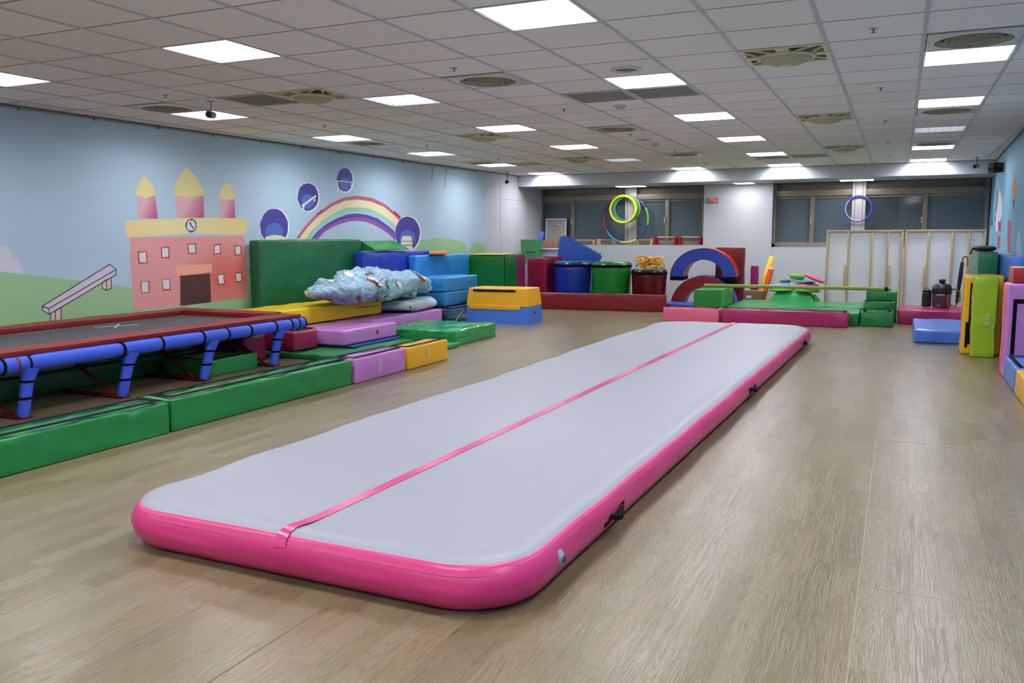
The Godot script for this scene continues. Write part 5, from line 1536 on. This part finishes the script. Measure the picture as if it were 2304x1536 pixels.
func build_window_things() -> void:
	# sectioned big hoop
	var bh := thing("hula_hoop", "large hoop of coloured sections hanging at the left window", "hoop", V(-5.51, 1.76, 18.332), 0.0)
	var sc := [Color8(104, 190, 78), Color8(98, 60, 156), Color8(150, 200, 90), Color8(70, 52, 150), Color8(170, 50, 104), Color8(56, 150, 206), Color8(222, 208, 70), Color8(64, 56, 156)]
	for k in 8:
		var a := k * TAU / 8 - 0.25
		part(bh, "section", tube(ring_pts(Vector3.ZERO, 0.505, 9, a, a + TAU / 8 - 0.015), 0.023, 10), mtl("hoop_%d" % k, sc[k], 0.35))
	var rc := [[Color8(226, 212, 34), "yellow hoop in front of the small hoops on the window"], [Color8(70, 176, 84), "green hoop behind the yellow one"], [Color8(52, 160, 150), "teal hoop behind the green one"], [Color8(130, 196, 60), "lime hoop at the back of the small hoops"]]
	for k in 4:
		var sp: Array = [[-5.54, 1.975, 18.2, 0.29, 0.026], [-5.495, 1.98, 18.245, 0.285, 0.014], [-5.49, 1.98, 18.246, 0.25, 0.014], [-5.465, 1.985, 18.282, 0.288, 0.013]][k]
		var t := thing("hula_hoop", rc[k][1], "hoop", V(sp[0], sp[1], sp[2]), 0.0, "small hoops tied together at the left window")
		part(t, "ring", tube(ring_pts(Vector3.ZERO, sp[3], 48), sp[4], 10, true), mtl("hoop_small_%d" % k, rc[k][0], 0.35))
		if k == 0:
			for a in [2.2, -1.0]:
				part(t, "tie", tube(ring_pts(Vector3.ZERO, 0.0255, 12, 0.0, TAU, false), 0.003, 6, true), black_cloth(), Vector3(cos(a), sin(a), 0) * 0.29, Vector3(0, 0, a))
	var hb := thing("hula_hoop", "blue and violet hoop hanging at the right window", "hoop", V(-0.77, 1.92, 18.32), 0.0)
	part(hb, "ring", tube(ring_pts(Vector3.ZERO, 0.245, 48), 0.018, 10, true), mtl("hoop_blue", Color8(70, 66, 178), 0.35))
	part(hb, "pale_wrap", tube(ring_pts(Vector3(0, 0, 0.012), 0.238, 24, 2.4, 5.0), 0.01, 8), mtl("hoop_wrap", Color8(190, 190, 226), 0.35))
	# LED clock: seven-segment digits
	var ck := thing("led_clock", "small LED wall clock on the white pillar reading 17:56", "clock", V(-3.62, 2.085, 18.285))
	part(ck, "case", bx(0.24, 0.1, 0.03), mtl("clock_case", Color8(128, 118, 114), 0.5))
	var em := mtl("led_orange", Color8(250, 110, 50), 0.5)
	em.emission_enabled = true
	em.emission = Color(1.0, 0.42, 0.20)
	em.emission_energy_multiplier = 1.1
	var seg := {"1": [1, 2], "7": [0, 1, 2], "5": [0, 5, 6, 2, 3], "6": [0, 5, 6, 2, 3, 4]}
	var dx := [-0.083, -0.037, 0.03, 0.078]
	var txt := ["1", "7", "5", "6"]
	var place := [[0, 0.076, 1], [1, 0.057, 0], [1, 0.02, 0], [0, 0.001, 1], [-1, 0.02, 0], [-1, 0.057, 0], [0, 0.0385, 1]]
	for k in 4:
		for s in seg[txt[k]]:
			var p: Array = place[s]
			part(ck, "digit_segment", plain_box(0.026 if p[2] == 1 else 0.007, 0.007 if p[2] == 1 else 0.03, 0.004), em, Vector3(dx[k] + p[0] * 0.015, 0.011 + p[1], 0.017))
	for y in [0.035, 0.065]:
		part(ck, "colon_dot", plain_box(0.009, 0.009, 0.004), em, Vector3(-0.003, y, 0.017))
	# parallettes on the sill
	var red := mtl("red_lacquer", Color8(156, 20, 34), 0.35)
	var wood := mtl("ash_wood", Color8(208, 176, 132), 0.5)
	for k in 2:
		var t := thing("parallette", ["red-footed parallette with wooden rail, left one on the sill", "red-footed parallette with wooden rail beside the pillar"][k], "parallette", V([-4.61, -4.08][k], 1.205, 18.37), 0.0, "red parallettes on the window sill")
		part(t, "rail", rod(Vector3(-0.25, 0.165, 0), Vector3(0.25, 0.165, 0), 0.014), wood)
		for s in [-0.22, 0.22]:
			part(t, "foot", extrude(PackedVector2Array([Vector2(-0.06, 0.0), Vector2(0.06, 0.0), Vector2(0.03, 0.17), Vector2(0.015, 0.185), Vector2(-0.015, 0.185), Vector2(-0.03, 0.17)]), 0.04), red, Vector3(s, 0, 0), Vector3(0, 0.95, 0))
	for k in 2:
		var t := thing("parallette", ["low wooden parallette under the coloured hoop", "low wooden parallette right of the coloured hoop"][k], "parallette", V([-5.98, -5.1][k], 1.205, 18.415), 0.0, "wooden parallettes on the window sill")
		part(t, "rail", rod(Vector3(-0.2, 0.105, 0), Vector3(0.2, 0.105, 0), 0.013), wood)
		for s in [-0.18, 0.18]:
			part(t, "foot", extrude(PackedVector2Array([Vector2(-0.05, 0.0), Vector2(0.05, 0.0), Vector2(0.035, 0.12), Vector2(0.0, 0.135), Vector2(-0.035, 0.12)]), 0.05), wood, Vector3(s, 0, 0), Vector3(0, 1.05, 0))
	var wr := thing("wooden_rail", "loose wooden rail lying on the left sill", "rail", V(-6.5, 1.205, 18.37))
	part(wr, "shaft", rod(Vector3(-0.32, 0.1, 0), Vector3(0.27, 0.1, 0), 0.014), wood)
	for s in [-0.28, 0.24]:
		part(wr, "rest", bx(0.04, 0.088, 0.06), wood, Vector3(s, 0, 0))

func build_mural() -> void:
	var t := thing("mural_banner", "printed mural banner with pink castle, rainbow and green hills", "mural", V(-7.83, 0, 9.6))
	for k in 2:
		var d0 := 3.6 + 6.05 * k
		var m := mtl("mural_print_%d" % k, Color.WHITE, 0.6)
		m.albedo_texture = banner_picture(d0, 6.05)
		m.texture_repeat = false
		var sh := part(t, "print_panel", wall_sheet(left_x(d0) + 0.018, d0, left_x(d0 + 6.05) + 0.018, d0 + 6.05, 0.02, 2.66, 70, 24, 0.006 if k == 0 else 0.008, 14 + k), m)
		sh.position = -t.position
	for k in 14:
		var d := 4.2 + k * 0.85
		part(t, "tie_hook", rod(Vector3(left_x(d) + 0.02, 2.648, -d) - t.position, Vector3(left_x(d) + 0.028, 2.677, -d) - t.position, 0.007, 6), mtl("hook_dark", Color8(60, 62, 66), 0.5))

const LAMP := 3.0

func _ready() -> void:
	nz.noise_type = FastNoiseLite.TYPE_SIMPLEX_SMOOTH
	nz.frequency = 1.0
	nz.fractal_octaves = 2
	# camera: fitted to the ceiling grid of the photograph
	cam = Camera3D.new()
	cam.name = "camera"
	var yaw := -0.4235
	var pitch := -0.1225
	var roll := -0.003
	var fwd := Vector3(sin(yaw) * cos(pitch), sin(pitch), -cos(yaw) * cos(pitch))
	var rt := Vector3(cos(yaw), 0, sin(yaw))
	var up := rt.cross(fwd)
	var r2 := rt * cos(roll) + up * sin(roll)
	var u2 := up * cos(roll) - rt * sin(roll)
	cam.transform = Transform3D(Basis(r2, u2, -fwd), Vector3(0, 1.4, 0))
	cam.fov = rad_to_deg(2.0 * atan(768.0 / 1923.3))
	cam.near = 0.05
	cam.far = 100.0
	add_child(cam)
	cam.current = true
	var we := WorldEnvironment.new()
	we.name = "environment"
	var e := Environment.new()
	e.background_mode = Environment.BG_COLOR
	e.background_color = Color(0.02, 0.025, 0.035)
	e.tonemap_mode = Environment.TONE_MAPPER_LINEAR
	e.tonemap_exposure = 1.1
	e.sdfgi_enabled = true
	e.ssao_enabled = true
	e.ssil_enabled = true
	we.environment = e
	add_child(we)
	build_floor()
	build_walls()
	build_fittings()
	build_ceiling()
	build_mural()
	build_airtrack()
	build_trampoline()
	build_left_mats()
	build_back_row()
	build_right_side()
	build_back_stuff()
	build_window_things()
	cctv(V(-6.1, H, 6.5), 0.55, 0.1, "white security camera hanging from the ceiling near the mural", Color8(178, 172, 166))
	cctv(V(-7.4, H, 16.2), 0.3, 0.16, "dark security camera hanging in the back left corner", Color8(64, 62, 66))
	cctv(V(1.12, H, 16.6), -0.3, 0.12, "small security camera hanging in the back right corner", Color8(120, 128, 140))
